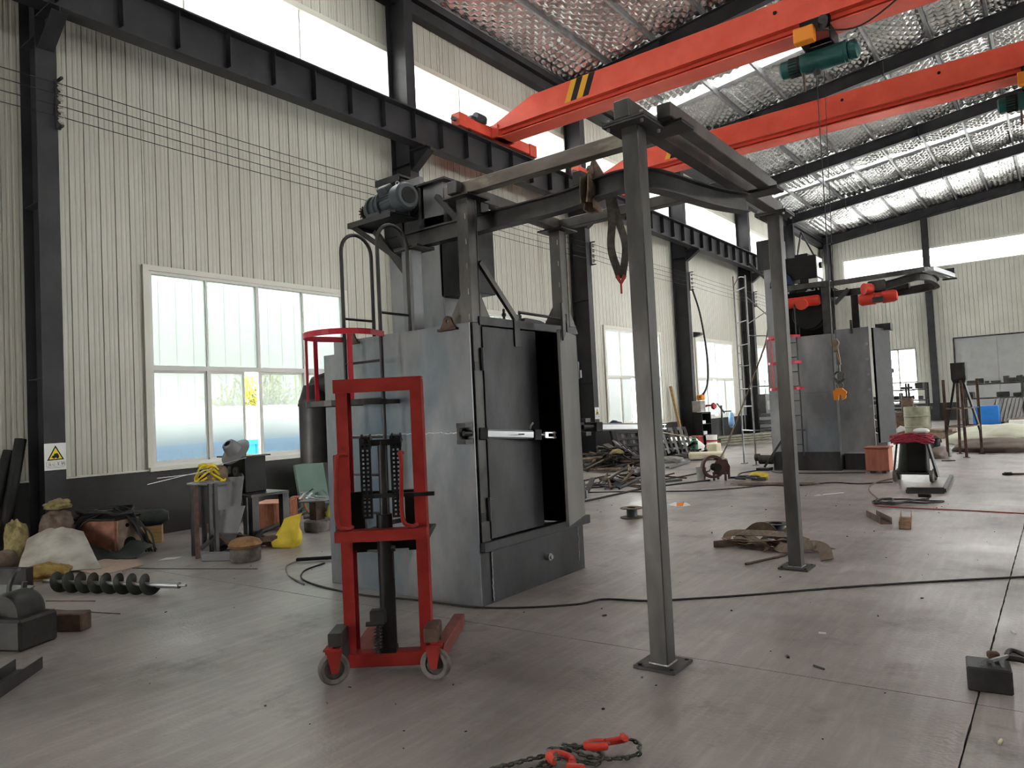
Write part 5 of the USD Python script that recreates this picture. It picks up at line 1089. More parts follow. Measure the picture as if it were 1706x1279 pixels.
ribbon(b, [(-3.22, 8.2, .05), (-3.1, 8.02, .06), (-2.8, 7.98, .07), (-2.5, 8.1, .09), (-2.3, 8.2, .05)], .11, (0, .5, 1))
ribbon(b, [(-3.22, 8.2, .05), (-3.2, 8.3, .10), (-2.95, 8.3, .12), (-2.6, 8.4, .10), (-2.35, 8.35, .05)], .10, (0, -.6, 1))
ribbon(b, [(-3.1, 8.6, .05), (-2.95, 8.5, .15), (-2.8, 8.45, .16), (-2.7, 8.5, .05), (-2.55, 8.55, .14), (-2.48, 8.5, .05)], .12, (.3, 1, .3))
ribbon(b, [(-2.6, 8.05, .05), (-2.45, 7.85, .06), (-2.3, 7.75, .12), (-2.15, 7.9, .10), (-2.02, 7.75, .10), (-1.96, 7.6, .03)], .12, (0, -.8, .6))
ribbon(b, [(-2.55, 8.2, .1), (-2.35, 8.0, .14), (-2.2, 8.05, .06), (-2.0, 7.95, .08)], .11, (.2, .3, 1))
rs_ = np.random.default_rng(44)
for i in range(9):
    x0, y0, a_ = rs_.uniform(-3.05, -2.25), rs_.uniform(7.85, 8.45), rs_.uniform(0, 3.1)
    ribbon(b, [(x0+.22*k*math.cos(a_)+rs_.normal(0, .04), y0+.22*k*math.sin(a_)*.6+rs_.normal(0, .04), .02+.05*abs(math.sin(k*1.7+i))) for k in (-1.2, -.6, 0, .6, 1.2)], .10, (rs_.normal(0, .5), rs_.normal(0, .5), 1))
solo('sling_heap', b, M['sling'], 'heap of brown webbing slings on the floor behind the second gantry post', 'sling', smooth=50)
solo('pry_bar', B().cable([(-2.63, 7.17, .012), (-2.5, 7.5, .012), (-2.42, 7.72, .014), (-2.40, 7.80, .03)], .012), M['rust'], 'thin bent steel bar lying before the sling heap', 'bar', smooth=40)
# hose reel motor
t = T('hose_reel', 'rusty red brown reel on short legs in the middle distance', 'reel', (-5.85, 14.75, 0))
t.part('drum', B().ring((-6.0, 14.7, .28), .24, .19, .16, (.6, -.75, .1), 26), M['reel'], smooth=30); t.part('shield', B().prism([(-.16, -.05), (.16, -.05), (.17, .12), (.1, .26), (-.08, .26), (-.16, .15)], (-5.80, 14.72, .18), (.9, .44, 0), (0, 0, 1), .10), M['reel']); t.part('motor', B().cyl((-5.9, 14.8, .36), (-5.78, 14.95, .36), .09, 14), M['oldgreen']); t.part('axle', B().cyl((-5.95, 14.68, .28), (-5.8, 14.55, .28), .08, 12), M['hole'])
for x, yy in ((-5.92, 14.6), (-5.7, 14.68), (-5.95, 14.9), (-5.75, 15.0)): t.part('leg', B().bar((x, yy, 0), (x, yy, .18), .04, .04), M['rust'])
solo('white_bin', B().lathe([(.08, 0), (.11, .28), (.10, .28), (.07, .02), (1e-3, .02)], (-6.18, 14.55, 0), n=18), M['greycloth'], 'pale tub leaning behind the hose reel', 'tub', smooth=40)
t = T('tool_pile', 'blue and grey tools heaped left of the second gantry post', 'tools', (-5.2, 14.75, 0))
for i in range(9):
    a = rng.uniform(-.5, .5); c = np.array([rng.uniform(-5.5, -4.95), rng.uniform(14.6, 14.95), .03+.02*(i % 3)])
    t.part('tool', B().rbox(c, (rng.uniform(.15, .4), .06, .04), a, ch=.01), M[['greypaint', 'navy', 'darksteel', 'steel'][i % 4]])
blob('yellow_gloves', (-5.2, 15.25, 0), (.2, .14, .1), 'yellowbag', 'yellow gloves lying by the tool pile', 'gloves', 3)
b = B()
for i in range(26): 
    y0 = 13.95 + rng.uniform(-.1, .1); b.bar((-5.2+rng.uniform(-.1, .2), y0-.05, .015+.001*i), (-3.75+rng.uniform(-.2, .1), y0+.22+rng.uniform(-.05, .05), .02+.001*i), .015, .008)
solo('bamboo_bundle', b, M['tan'], 'long thin bundle of tan strips behind the second gantry post', 'strips', kind=None)
t = T('paper_scrap', 'crumpled white paper scrap right of the tan bundle', 'paper', (-3.25, 12.9, 0)); t.part('sheet', B().prism([(0, 0), (.12, .05), (.05, .12)], (-3.4, 12.6, .004), (1, 0, 0), (0, 1, .1), .004).prism([(0, 0), (.3, .2), (.28, .24), (0, .08)], (-3.3, 12.75, .004), (1, 0, 0), (0, 1, .1), .004), M['paper'])
t = T('snack_wrapper', 'orange and white wrapper lying behind the nearer gantry post', 'wrapper', (-5.02, 10.94, 0)); t.part('foil', B().prism([(-.2, 0), (-.1, .12), (.1, .1), (.18, -.02), (.0, -.08)], (-5.02, 10.9, .01), (.95, .3, 0), (-.3, .9, .25), .006), M['paper']); t.part('print', B().prism([(-.05, -.05), (-.06, .09), (.06, .09), (.05, -.05)], (-5.02, 10.9, .018), (.95, .3, 0), (-.3, .9, .25), .003), M['orange'])
solo('white_sheet_scrap', B().prism([(0, 0), (.35, -.1), (.5, .15), (.1, .2)], (-5.8, 10.35, .003), (.85, .5, 0), (-.5, .85, 0), .003), M['paper'], 'flat white paper sheet left of the nearer gantry post', 'paper')
for nm, p0, p1, w, mt in (('dark flat bar lying just right of the nearest machine', (-7.45, 12.86, .02), (-6.58, 14.42, .02), .07, 'darksteel'), ('short dark square bar beside the flat bar', (-7.68, 13.1, .03), (-7.40, 13.5, .03), .06, 'darksteel'), ('reddish bar in line with the flat bar', (-7.5, 13.0, .06), (-7.0, 13.9, .06), .03, 'rust'), ('grey tube lying before the frame pile', (-8.06, 16.88, .05), (-8.33, 18.81, .05), .09, 'greyplate')):
    solo('loose_bar', B().bar(p0, p1, w, min(w, .05)), M[mt], nm, 'bar')
solo('small_pad', B().bb(-8.2, -7.95, 15.0, 15.25, 0, .1, .01), M['darksteel'], 'small dark block on the pale floor between scrap piles', 'block')
# cables on the floor
def cab(pts, r, label, m_='cable', name='floor_cable'): solo(name, B().cable([(x, yy, r*.9) if not isinstance(x, tuple) else x for x, yy in pts], r), M[m_], label, 'cable', smooth=40)
cab([(-6.9, 5.3), (-6.75, 4.9), (-6.3, 4.6), (-5.42, 4.49), (-4.69, 4.60), (-4.10, 4.66), (-3.72, 4.83), (-3.35, 5.14), (-3.23, 5.38), (-2.88, 5.5), (-2.59, 5.72), (-2.20, 6.06), (-1.62, 6.62), (-1.01, 7.15), (-.36, 7.66), (.6, 8.4)], .009, 'long black cable winding from the nearest machine past both posts to the right')
cab([(-6.9, 9.8), (-6.8, 10.87), (-6.75, 11.75), (-6.69, 12.83), (-6.5, 13.4), (-6.0, 14.55)], .018, 'thick dark hose lying from the nearest machine to the reel')
cab([(-8.2, 12.2), (-7.5, 13.2), (-7.0, 14.6), (-6.8, 16.5)], .016, 'dark hose on the far side of the flat bar')
cab([(-7.6, 12.0), (-6.6, 12.4), (-5.6, 12.75), (-5.0, 13.3), (-4.6, 13.9), (-4.1, 13.95), (-3.6, 14.6), (-3.1, 14.5), (-2.6, 14.9)], .012, 'black cable waving across the mid floor behind both posts')
cab([(-5.6, 15.0), (-5.9, 16.2), (-5.6, 17.0), (-5.2, 16.4), (-4.6, 16.3), (-3.4, 16.6)], .012, 'black cable along the foot of the far machine')
solo('air_hose', B().cable([(-6.8, 16.5, .02), (-6.7, 17.2, .4), (-6.45, 17.6, 1.2), (-6.1, 17.9, 2.2), (-5.75, 17.9, 3.0), (-5.55, 17.6, 3.4)], .02), M['tan'], 'slack brown hose rising from the floor to the far machine', 'hose', smooth=40)
solo('wire_left', B().tube([(-9.9, 3.72, .004), (-8.6, 4.2, .004), (-7.4, 4.75, .004)], .004, 5), M['cable'], 'thin dark wire lying left of the stacker', 'wire')
t = T('cable_end', 'pale cable loop with a black clamp behind the stacker', 'cable', (-6.8, 5.1, 0)); t.part('lead', B().cable([(-7.3, 5.2, .012), (-7.2, 5.0, .01), (-6.75, 4.7, .01), (-6.2, 4.5, .01)], .009), M['greycloth'], smooth=40); t.part('clamp', B().bar((-7.3, 5.2, .03), (-6.85, 5.6, .03), .04, .04, ch=.012), M['black'])
# scrap along the left wall, middle distance
def heap(name, n_, cx, cy, sx, sy, hmax, label, mats, seed, cat='scrap'):
    r = np.random.default_rng(seed); t = T(name, label, cat, (cx, cy, 0))
    for j, mt in enumerate(mats):
        b = B()
        for i in range(n_):
            x, yy = r.normal(0, sx*.5), r.normal(0, sy*.5); d_ = max(0, 1 - (x/sx)**2 - (yy/sy)**2)
            z = .03 + r.uniform(0, 1)*hmax*d_; L = r.uniform(.3, .9); a = r.uniform(0, math.pi); tl = r.normal(0, .22)
            k = r.random()
            c = np.array([cx+x, cy+yy, z + abs(math.sin(tl))*L/2])
            if k < .45: b.rbox(c, (L, r.uniform(.03, .09), r.uniform(.02, .07)), a, (0, tl))
            elif k < .75: dd = np.array([math.cos(a)*math.cos(tl), math.sin(a)*math.cos(tl), math.sin(tl)])*L/2; b.cyl(c-dd, c+dd, r.uniform(.015, .04), 8)
            else: b.rbox(c, (L*.6, r.uniform(.15, .3), .02), a, (r.normal(0, .3), tl))
        t.part('pieces', b, M[mt], kind='stuff')
    return t
heap('scrap_pile', 26, -9.6, 16.6, .85, .9, .55, 'tangled scrap metal pile at the wall just right of the nearest machine', ['darksteel', 'steel', 'tan', 'rust'], 11)
heap('scrap_pile', 24, -9.8, 20.7, .8, .6, .35, 'low black scrap pile below the leaning grey frames', ['darksteel', 'black', 'steel'], 12)
t = T('slotted_frames', 'stack of grey slotted frames leaning on the wall behind the nearer gantry post', 'frames', (-9.9, 20.2, 0))
for i in range(11):
    c = np.array([-10.3+i*.085, 19.2+i*.14, .5]); R = trimesh.transformations.euler_matrix(.0, -.55, .45)[:3, :3]
    f = Polygon([(-.5, -.6), (.5, -.6), (.5, .6), (-.5, .6)]); 
    for j in range(4): f = f.difference(sbox(-.4, -.52+j*.27, .4, -.34+j*.27))
    mm = trimesh.creation.extrude_polygon(f, .03, engine='earcut'); v = mm.vertices @ trimesh.transformations.euler_matrix(math.pi/2-.5, 0, .9)[:3, :3].T
    t.part('frame', B().add(v*[.8, .8, .8]+c, mm.faces), M['greyplate' if i % 2 else 'darksteel'])
t = T('leaning_boards', 'pale boards lying slanted on top of the grey frames', 'boards', (-10.2, 20.5, .9))
for i in range(4): t.part('board', B().bar((-10.8, 19.2+.22*i, 1.15-.02*i), (-9.3, 20.9+.2*i, .62-.03*i), .26, .025), M['palewood' if i < 2 else 'greyplate'])
t = T('louvred_panel', 'dark louvred metal panel lying tilted on the scrap pile', 'panel', (-9.2, 17.3, .1))
R = trimesh.transformations.euler_matrix(.15, .55, .75)[:3, :3]
t.part('frame', B().obox((-9.2, 17.2, .42), (.55, .35, .02), R), M['greyplate'])
for i in range(6): t.part('louvre', B().obox(np.array((-9.2, 17.2, .42)) + R @ np.array([-.4+.16*i, 0, .03]), (.02, .3, .02), R), M['darksteel'])
t = T('plastic_chair', 'black chair with a navy jacket over it under the second visible window', 'chair', (-10.3, 18.6, 0))
t.part('seat', B().rbox((-10.3, 18.6, .42), (.45, .45, .05), .3, ch=.02), M['black']); t.part('backrest', B().rbox((-10.45, 18.45, .72), (.06, .46, .62), .3, (0, -.2), ch=.02), M['black'])
for x, yy in ((-.2, -.2), (.2, -.2), (-.2, .2), (.2, .2)): t.part('leg', B().bar((-10.3+x, 18.6+yy, 0), (-10.3+x*.9, 18.6+yy*.9, .42), .03, .03), M['black'])
blob('navy_jacket', (-10.42, 18.5, 0.98), (.2, .28, .2), 'navy', 'navy jacket hung on the back of the black chair', 'jacket', 6)
blob('yellow_hat', (-9.15, 16.3, .45), (.16, .16, .09), 'straw', 'yellow hat on top of the scrap pile', 'cap', 7)
blob('white_heap', (-10.3, 22.6, 0), (.75, .95, .42), 'white', 'heap of white plastic sheet behind the leaning boards', 'sheet', 9)
blob('stone_slab', (-8.9, 18.9, 0), (.4, .3, .14), 'greycloth', 'grey bundle lying before the black scrap pile', 'bundle', 12)
solo('foam_board', B().rbox((-8.3, 20.0, .12), (1.0, .7, .18), .45, ch=.07), M['foam'], 'cream foam slab on the floor behind the hose reel', 'foam')
solo('green_can', B().lathe([(.12, 0), (.12, .26), (.07, .3), (.07, .42), (1e-3, .42)], (-9.35, 21.6, .18), n=16), M['green'], 'green can standing on the black scrap pile', 'can', smooth=40)
solo('clear_crate', B().bb(-9.25, -8.9, 22.3, 22.7, 0, .32, .02), M['foam'], 'pale crate in front of the white bucket', 'crate')
t = T('paint_bucket', 'white bucket with a red band beyond the white sheet heap', 'bucket', (-9.9, 24.4, 0)); t.part('pail', B().lathe([(.17, 0), (.2, .5), (.19, .5), (.16, .02), (1e-3, .02)], (-9.9, 24.4, 0), n=20), M['white'], smooth=40); t.part('band', B().ring((-9.9, 24.4, .27), .197, .18, .06, n=20), M['wirered'])
solo('red_canister', B().bb(-10.55, -10.15, 23.9, 24.3, 0, .5, .04), M['wirered'], 'dark red canister beside the white bucket', 'canister')
t = T('stacked_battens', 'dark stack of battens by the wall beyond the white bucket', 'timber', (-9.6, 27.0, 0))
for i in range(8): t.part('batten', B().bar((-10.3+.1*(i % 3), 25.6, .08+.09*(i//2)), (-9.2+.1*(i % 2), 28.2, .08+.09*(i//2)), .16, .07), M['oldgreen' if i % 3 else 'tan'])
t = T('coat_stand', 'thin dark post with blue clothing hung below the third visible window', 'stand', (-11.0, 28.5, 0)); t.part('post', B().cyl((-11.0, 28.3, 0), (-11.0, 28.3, 1.5), .04, 8).bar((-11.0, 28.3, 1.25), (-10.95, 29.2, 1.25), .05, .05).bar((-11.15, 28.2, 1.6), (-10.9, 28.35, 1.2), .07, .05), M['darksteel']); t.part('blue_cloth', B().lathe([(.05, 1.2), (.11, 1.05), (.13, .7), (.07, .55), (1e-3, .55)], (-10.95, 29.2, 0), n=10), M['paleblue'], smooth=True)
t = T('control_shelf', 'dark shelf cabinet with a pale grey box on top at the column', 'shelf', (-10.55, 25.2, 0))
t.part('carcass', B().bb(-10.78, -10.4, 24.85, 24.89, 0, 1.3).bb(-10.78, -10.4, 25.65, 25.69, 0, 1.3).bb(-10.78, -10.76, 24.85, 25.69, 0, 1.3), M['black'])
for z in (.05, .45, .85, 1.25): t.part('shelf_board', B().bb(-10.76, -10.4, 24.89, 25.65, z, z+.03), M['black'])
t.part('pale_box', B().bb(-10.78, -10.45, 24.9, 25.34, 1.32, 1.72, .01), M['greycloth']); t.part('contents', B().bb(-10.7, -10.45, 25.0, 25.3, .88, 1.0).bb(-10.7, -10.5, 25.2, 25.5, .48, .6), M['paper'], kind='stuff')
solo('timber_post', B().bar((-10.9, 24.35, 0), (-11.3, 24.3, 2.3), .09, .09), M['wood'], 'pale brown timber leaning on the wall left of the shelf cabinet', 'timber')
solo('drooping_hose', B().cable([(-10.7, 25.35, 5.9), (-10.6, 25.7, 5.0), (-10.55, 26.0, 3.6), (-10.55, 26.0, 2.6), (-10.6, 25.8, 2.1), (-10.7, 25.45, 1.85)], .035), M['cable'], 'thick black hose drooping along the column with the shelf cabinet', 'hose', smooth=40)
solo('red_lamp', B().lathe([(1e-3, 0), (.12, 0), (.13, .05), (.1, .1), (1e-3, .12)], (-10.5, 26.2, 1.5), (1, -.4, 0), 18).bb(-10.80, -10.76, 25.36, 26.25, 1.47, 1.56).bb(-10.78, -10.45, 26.15, 26.25, 1.5, 1.56), M['wirered'], 'round red signal on a bracket beside the shelf cabinet', 'signal', smooth=30)
solo('orange_tag', B().bb(-10.82, -10.6, 25.45, 25.75, 1.75, 1.95, .03), M['orange'], 'orange tag at the lower end of the drooping hose', 'tag')
solo('flood_lamp', B().prism([(0, 0), (.3, .08), (.28, .16), (0, .2)], (-10.8, 25.65, 4.1), (1, 0, 0), (0, 0, 1), .22), M['darksteel'], 'small lamp bracket high on the column with the drooping hose', 'lamp')
t = T('wall_cabinet', 'grey control cabinet on the column behind the scaffold tower', 'cabinet', (-10.7, 32.4, .6)); t.part('body', B().bb(-10.78, -10.4, 32.0, 32.8, .6, 1.9, .01), M['darksteel']); t.part('panel_label', B().bb(-10.4, -10.395, 32.2, 32.6, 1.2, 1.6), M['greycloth'])
t = T('board_stack', 'stack of grey boards against the wall behind the scaffold tower', 'boards', (-9.5, 31.6, 0))
for i in range(7): t.part('board', B().rbox((-9.6, 31.6, .1+.15*i), (1.3, 1.8, .12), rng.normal(0, .05)), M['greyplate' if i % 2 else 'darksteel'])

heap('floor_litter', 16, -7.6, 13.6, .9, 1.4, .02, 'loose rods and scraps strewn flat beside the dark flat bar', ['darksteel', 'rust'], 33, 'litter')
# ------------------------------------------------------------------ left side by the first window
t = T('ring_stand', 'flat steel ring standing on tall thin posts left of the work table', 'stand', (-8.8, 4.9, 0))
rc = (-8.82, 4.93, .925)
t.part('ring', B().ring(rc, .20, .13, .015, n=30), M['greyplate'])
for a in (.4, 2.2, 3.6, 5.2): t.part('post', B().bar((rc[0]+.17*math.cos(a), rc[1]+.17*math.sin(a), 0), (rc[0]+.17*math.cos(a), rc[1]+.17*math.sin(a), .925), .045, .035), M['darksteel' if a < 4 else 'rust'])
t = T('leaning_sheets', 'two plain grey steel sheets leaning behind the ring stand', 'sheets', (-8.9, 5.3, 0))
t.part('sheet', B().prism([(0, 0), (.42, .0), (.60, .55), (.36, .55)], (-9.12, 5.02, .02), (.75, .66, 0), (-.15, .1, 1), .012), M['greyplate']); t.part('sheet', B().prism([(.12, .5), (.47, .5), (.52, .93), (.12, .93)], (-9.18, 5.12, .02), (.75, .66, 0), (-.12, .1, 1), .012), M['greyplate'])
t = T('work_table', 'heavy dark steel work table under the first window', 'table', (-9.3, 5.9, 0))
t.part('top', B().bb(-9.75, -8.74, 5.55, 6.15, .66, .70, .005), M['darksteel'])
for x, yy in ((-9.7, 5.6), (-8.80, 5.62), (-9.7, 6.1), (-8.80, 6.1)): t.part('leg', B().bb(x-.05, x+.05, yy-.05, yy+.05, 0, .66), M['darksteel'])
t.part('side_panel', B().bb(-9.44, -9.16, 5.5, 5.54, 0, .66), M['greyplate']); t.part('foot_rail', B().bb(-9.7, -8.9, 5.57, 5.65, .05, .14), M['rust'])
t = T('gear_block', 'dark block with round bosses on the work table', 'machine', (-9.35, 5.85, .7))
t.part('housing', B().bb(-9.62, -9.08, 5.68, 6.02, .70, 1.20, .01), M['black']); t.part('cap', B().bb(-9.68, -9.02, 5.62, 6.06, 1.20, 1.22), M['darksteel'])
for x, z, r_ in ((-9.42, 1.02, .055), (-9.27, 1.0, .065), (-9.16, .92, .065), (-9.32, .86, .05), (-9.19, .79, .04)): t.part('boss', B().cyl((x, 5.68, z), (x, 5.65, z), r_, 20).cyl((x, 5.65, z), (x, 5.64, z), r_*.4, 12), M['greyplate'])
for x in (-9.56, -9.16): t.part('stud', B().cyl((x, 5.75, 1.22), (x, 5.75, 1.36), .012, 8), M['darksteel'])
solo('turbine_disc', B().lathe([(.17, .0), (.21, 0), (.22, .02), (.17, .03), (.12, .05), (.10, .15), (.085, .19), (.05, .20), (.05, .0)], (-9.14, 5.60, 1.27), (.10, -.66, .62), 30), M['greyplate'], 'hat shaped grey disc tilted on top of the gear block', 'disc', smooth=30)
b = B()
for i in range(7): b.cable([(-9.28+.16*math.cos(q)*(1+.1*i), 5.2+.10*math.sin(q)+.02*i, 1.02+.11*math.sin(q+i*.8)) for q in np.linspace(i, i+5.8, 12)], .014, 6, 4)
t = T('yellow_hose_coil', 'coil of yellow hose hung between ring stand and gear block', 'hose', (-9.28, 5.25, .9)); t.part('coil', b, M['signyellow'], smooth=40); t.part('bundle', B().lathe([(1e-3, -.16), (.09, -.15), (.11, 0), (.09, .15), (1e-3, .16)], (-9.2, 5.3, 1.0), (.8, .5, .1), 16), M['tan'], smooth=True); t.part('black_core', B().lathe([(1e-3, -.12), (.1, -.1), (.1, .1), (1e-3, .12)], (-9.35, 5.3, .98), (.7, .6, 0), 14), M['black'], smooth=True)
t = T('tool_rest', 'thin dark trestle behind the ring stand holding up the yellow hose', 'trestle', (-9.3, 5.3, 0)); t.part('shelf', B().bb(-9.72, -9.05, 5.18, 5.42, .84, .86), M['darksteel'])
for x in (-9.68, -9.1): t.part('leg', B().bar((x, 5.4, 0), (x, 5.4, .84), .05, .05), M['darksteel'])
for i, (p0, p1) in enumerate((((-9.6, 4.6, .93), (-8.95, 5.2, 1.1)), ((-9.55, 4.7, 1.0), (-9.1, 5.2, 1.04)), ((-9.2, 5.1, 1.08), (-8.9, 5.6, 1.2)))):
    solo('flat_strip', B().bar(p0, p1, .05, .008), M['alu'], ('lowest', 'middle', 'topmost')[i] + ' of the bright metal strips jutting out beside the yellow hose', 'strip', 'bright metal strips')
t = T('copper_crate', 'copper coloured wire crate on the floor behind the work table', 'crate', (-10.0, 6.75, 0))
R = .6
b = B(); b.rbox((-10.0, 6.75, .22), (.5, .62, .40), .6, ch=.01); t.part('body', b, M['copper'])
b = B(); cs, sn = math.cos(.6), math.sin(.6)
for u in np.linspace(-.25, .25, 12): 
    for face in (-.316, .316): p_ = (-10.0+u*cs-face*sn, 6.75+u*sn+face*cs); b.bar((p_[0], p_[1], .02), (p_[0], p_[1], .42), .008, .008)
for u in np.linspace(-.31, .31, 14):
    for face in (-.256, .256): p_ = (-10.0+face*cs-u*sn, 6.75+face*sn+u*cs); b.bar((p_[0], p_[1], .02), (p_[0], p_[1], .42), .008, .008)
t.part('mesh', b, M['copper'], kind='stuff'); t.part('handle', B().cable([(-9.75, 6.85, .40), (-9.72, 6.9, .47), (-9.62, 7.0, .45), (-9.6, 7.05, .3), (-9.58, 7.1, .22)], .02), M['copper'], smooth=40)
def sack(name, c, w, h, lean, mtl, label, seed, yaw=0.6):
    V, F, m_, n_ = [], [], 28, 16
    for k in range(n_):
        z = k/(n_-1); wd = w*(.5-.10*z+.06*math.sin(6*z)); dp = w*(.30*(1-z**1.5)+.035)
        for q in np.linspace(0, 2*math.pi, m_, endpoint=False):
            cx, sy = math.cos(q), math.sin(q); p_ = np.array([wd*np.sign(cx)*abs(cx)**.6, dp*np.sign(sy)*abs(sy)**.6, h*z*(1+.10*cx*z)])
            nn = (meshkit.fbm(np.array([cx*2+seed, sy*2, z*5]), 3, seed)-.5); p_[:2] *= 1+.45*nn; p_[0] += lean*z; V.append(p_)
    for k in range(n_-1):
        for q in range(m_): a, b_, c2, d2 = k*m_+q, k*m_+(q+1) % m_, (k+1)*m_+(q+1) % m_, (k+1)*m_+q; F += [[a, b_, c2], [a, c2, d2]]
    F += [[0, q+1, q] for q in range(1, m_-1)] + [[(n_-1)*m_, (n_-1)*m_+q, (n_-1)*m_+q+1] for q in range(1, m_-1)]
    v = np.array(V) @ trimesh.transformations.euler_matrix(0, 0, yaw)[:3, :3].T
    return solo(name, B().add(v+np.array(c), F), M[mtl], label, 'sack', smooth=60)
sack('yellow_sack', (-8.33, 5.78, 0), .34, .40, .1, 'yellowbag', 'bright yellow plastic sack standing at the work table corner', 3)
t = T('round_block', 'grey round tub with rusty brown rim standing before the table', 'tub', (-8.0, 4.98, 0)); t.part('tub', B().lathe([(1e-3, 0), (.17, 0), (.18, .02), (.18, .15), (.165, .16), (1e-3, .16)], (-8.0, 4.98, 0), n=28), M['rubber'], smooth=30); t.part('contents', B().lathe([(.165, .16), (.2, .2), (.17, .25), (.1, .28), (1e-3, .27)], (-8.0, 4.98, 0), n=20), M['rustorange'], smooth=30)
solo('steel_bar_block', B().rbox((-8.33, 4.85, .05), (.45, .12, .10), .55, ch=.01), M['greyplate'], 'short grey channel block between ring stand and round tub', 'block')
t = T('bolt_stand', 'small dark pedestal on a round base with scrap on its tray', 'stand', (-9.05, 6.85, 0))
t.part('base', B().lathe([(1e-3, 0), (.19, 0), (.2, .03), (.2, .15), (.17, .17), (1e-3, .17)], (-9.05, 6.85, 0), n=26), M['rubber'], smooth=30); t.part('pillar', B().bb(-9.13, -8.97, 6.77, 6.93, .17, .44), M['rust']); t.part('tray', B().rbox((-9.08, 6.85, .45), (.42, .3, .02), .5), M['greyplate'])
b = B()
for i in range(9): b.rbox((-9.1+rng.normal(0, .09), 6.85+rng.normal(0, .07), .48+.015*i), (.16, .04, .012), rng.uniform(0, 3), (0, rng.normal(0, .5)))
t.part('shavings', b, M['alu'], kind='stuff')
sack('yellow_bag', (-8.85, 6.98, .2), .2, .3, .05, 'yellowbag', 'yellow bag hanging beside the small pedestal behind the stacker', 5)
solo('green_board', B().obox((-10.95, 8.2, .45), (.02, .42, .45), trimesh.transformations.euler_matrix(0, -.15, .3)[:3, :3]), M['greensheet'], 'dull green board leaning on the wall behind the stacker', 'board')
heap('offcut_pile', 14, -10.3, 8.2, .45, .45, .12, 'flat pile of steel offcuts on the floor before the green board', ['darksteel', 'greyplate'], 21, 'offcuts')
heap('offcut_litter', 9, -8.7, 5.5, .25, .25, .03, 'few small offcuts scattered under the work table', ['darksteel', 'rust'], 23, 'offcuts')
# welder and heaps at the left
t = T('welding_machine', 'old copper brown welding machine wrapped in black cables by the left wall', 'welder', (-10.2, 4.45, 0))
R = .42; cs, sn = math.cos(R), math.sin(R)
t.part('casing', B().rbox((-10.25, 4.36, .27), (.62, .42, .44), R, ch=.015), M['copper2']); t.part('front_panel', B().rbox((-9.96, 4.49, .27), (.03, .38, .42), R, ch=.01), M['tan']); t.part('vent', B().cyl((-9.945, 4.50, .14), (-9.93, 4.505, .14), .1, 16), M['hole']); t.part('knob', B().cyl((-9.945, 4.46, .40), (-9.92, 4.47, .40), .025, 10), M['hole'])
t.part('top_frame', B().rbox((-10.25, 4.36, .50), (.66, .46, .03), R, ch=.01), M['black'])
b = B(); rc_ = np.random.default_rng(14)
for i in range(9):
    k = rc_.normal(0, .06, 8); b.cable([(-10.5+k[0], 4.0+k[1], .05), (-10.4+k[2], 4.1+k[3], .45+k[4]*.4), (-10.25+k[4], 4.35+k[5], .57+.03*(i % 3)), (-10.02+k[6], 4.45+k[7], .56+k[1]*.5), (-9.86+k[2]*.5, 4.62+k[0], .35+k[3]), (-9.82+k[5], 4.7+k[6], .03)], .013, 6, 4)
for i in range(4):
    k = rc_.normal(0, .05, 4); b.cable([(-10.55+k[0], 4.2, .55), (-10.4, 4.1+k[1], .57+.02*i), (-10.1+k[2], 4.25, .59), (-9.92, 4.45+k[3], .55), (-10.1, 4.62, .57+.02*i), (-10.45, 4.4+k[0], .58), (-10.6+k[1], 4.15, .4)], .014, 6, 4)
t.part('cables', b, M['cable'], smooth=40); t.part('white_tray', B().rbox((-10.28, 4.30, .60), (.22, .16, .02), R), M['greycloth']); t.part('red_valve', B().cyl((-10.45, 4.02, .18), (-10.38, 3.98, .18), .06, 12), M['hoistred'])
for sx in (-.2, .2): t.part('wheel', B().cyl((-10.25+sx*cs+.2*sn, 4.36+sx*sn-.2*cs, .06), (-10.25+sx*cs+.24*sn, 4.36+sx*sn-.24*cs, .06), .06, 12), M['rubber'])
def sheet(pts, fn, nx, ny, t_=.006):
    """a bent sheet: bilinear patch over four corner points, displaced, with thickness"""
    P = [np.array(p_, float) for p_ in pts]; V = []
    for layer in (0, -t_):
        for i in range(nx):
            for j in range(ny):
                u, v = i/(nx-1), j/(ny-1); q = P[0]*(1-u)*(1-v)+P[1]*u*(1-v)+P[2]*u*v+P[3]*(1-u)*v; q = q + [0, 0, fn(u, v)+layer]; V.append(q)
    F = []; N = nx*ny; id_ = lambda i, j, l: l*N+i*ny+j
    for i in range(nx-1):
        for j in range(ny-1):
            F += [[id_(i, j, 0), id_(i+1, j, 0), id_(i+1, j+1, 0)], [id_(i, j, 0), id_(i+1, j+1, 0), id_(i, j+1, 0)], [id_(i, j, 1), id_(i+1, j+1, 1), id_(i+1, j, 1)], [id_(i, j, 1), id_(i, j+1, 1), id_(i+1, j+1, 1)]]
    def side(seq):
        for (a, b_), (c, d_) in zip(seq, seq[1:]): F.extend([[id_(a, b_, 0), id_(a, b_, 1), id_(c, d_, 1)], [id_(a, b_, 0), id_(c, d_, 1), id_(c, d_, 0)]])
    side([(0, j) for j in range(ny)]); side([(nx-1, j) for j in range(ny)][::-1]); side([(i, 0) for i in range(nx)][::-1]); side([(i, ny-1) for i in range(nx)])
    return B().add(V, F)
solo('dark_tarp', sheet([(-9.95, 3.95, .03), (-9.45, 4.35, .03), (-9.75, 4.75, .12), (-10.2, 4.1, .2)], lambda u, v: .05*math.sin(7*u+3*v)*v, 14, 8), M['darkgreen'], 'dark green tarpaulin piece lying before the welding machine', 'tarpaulin', smooth=50)
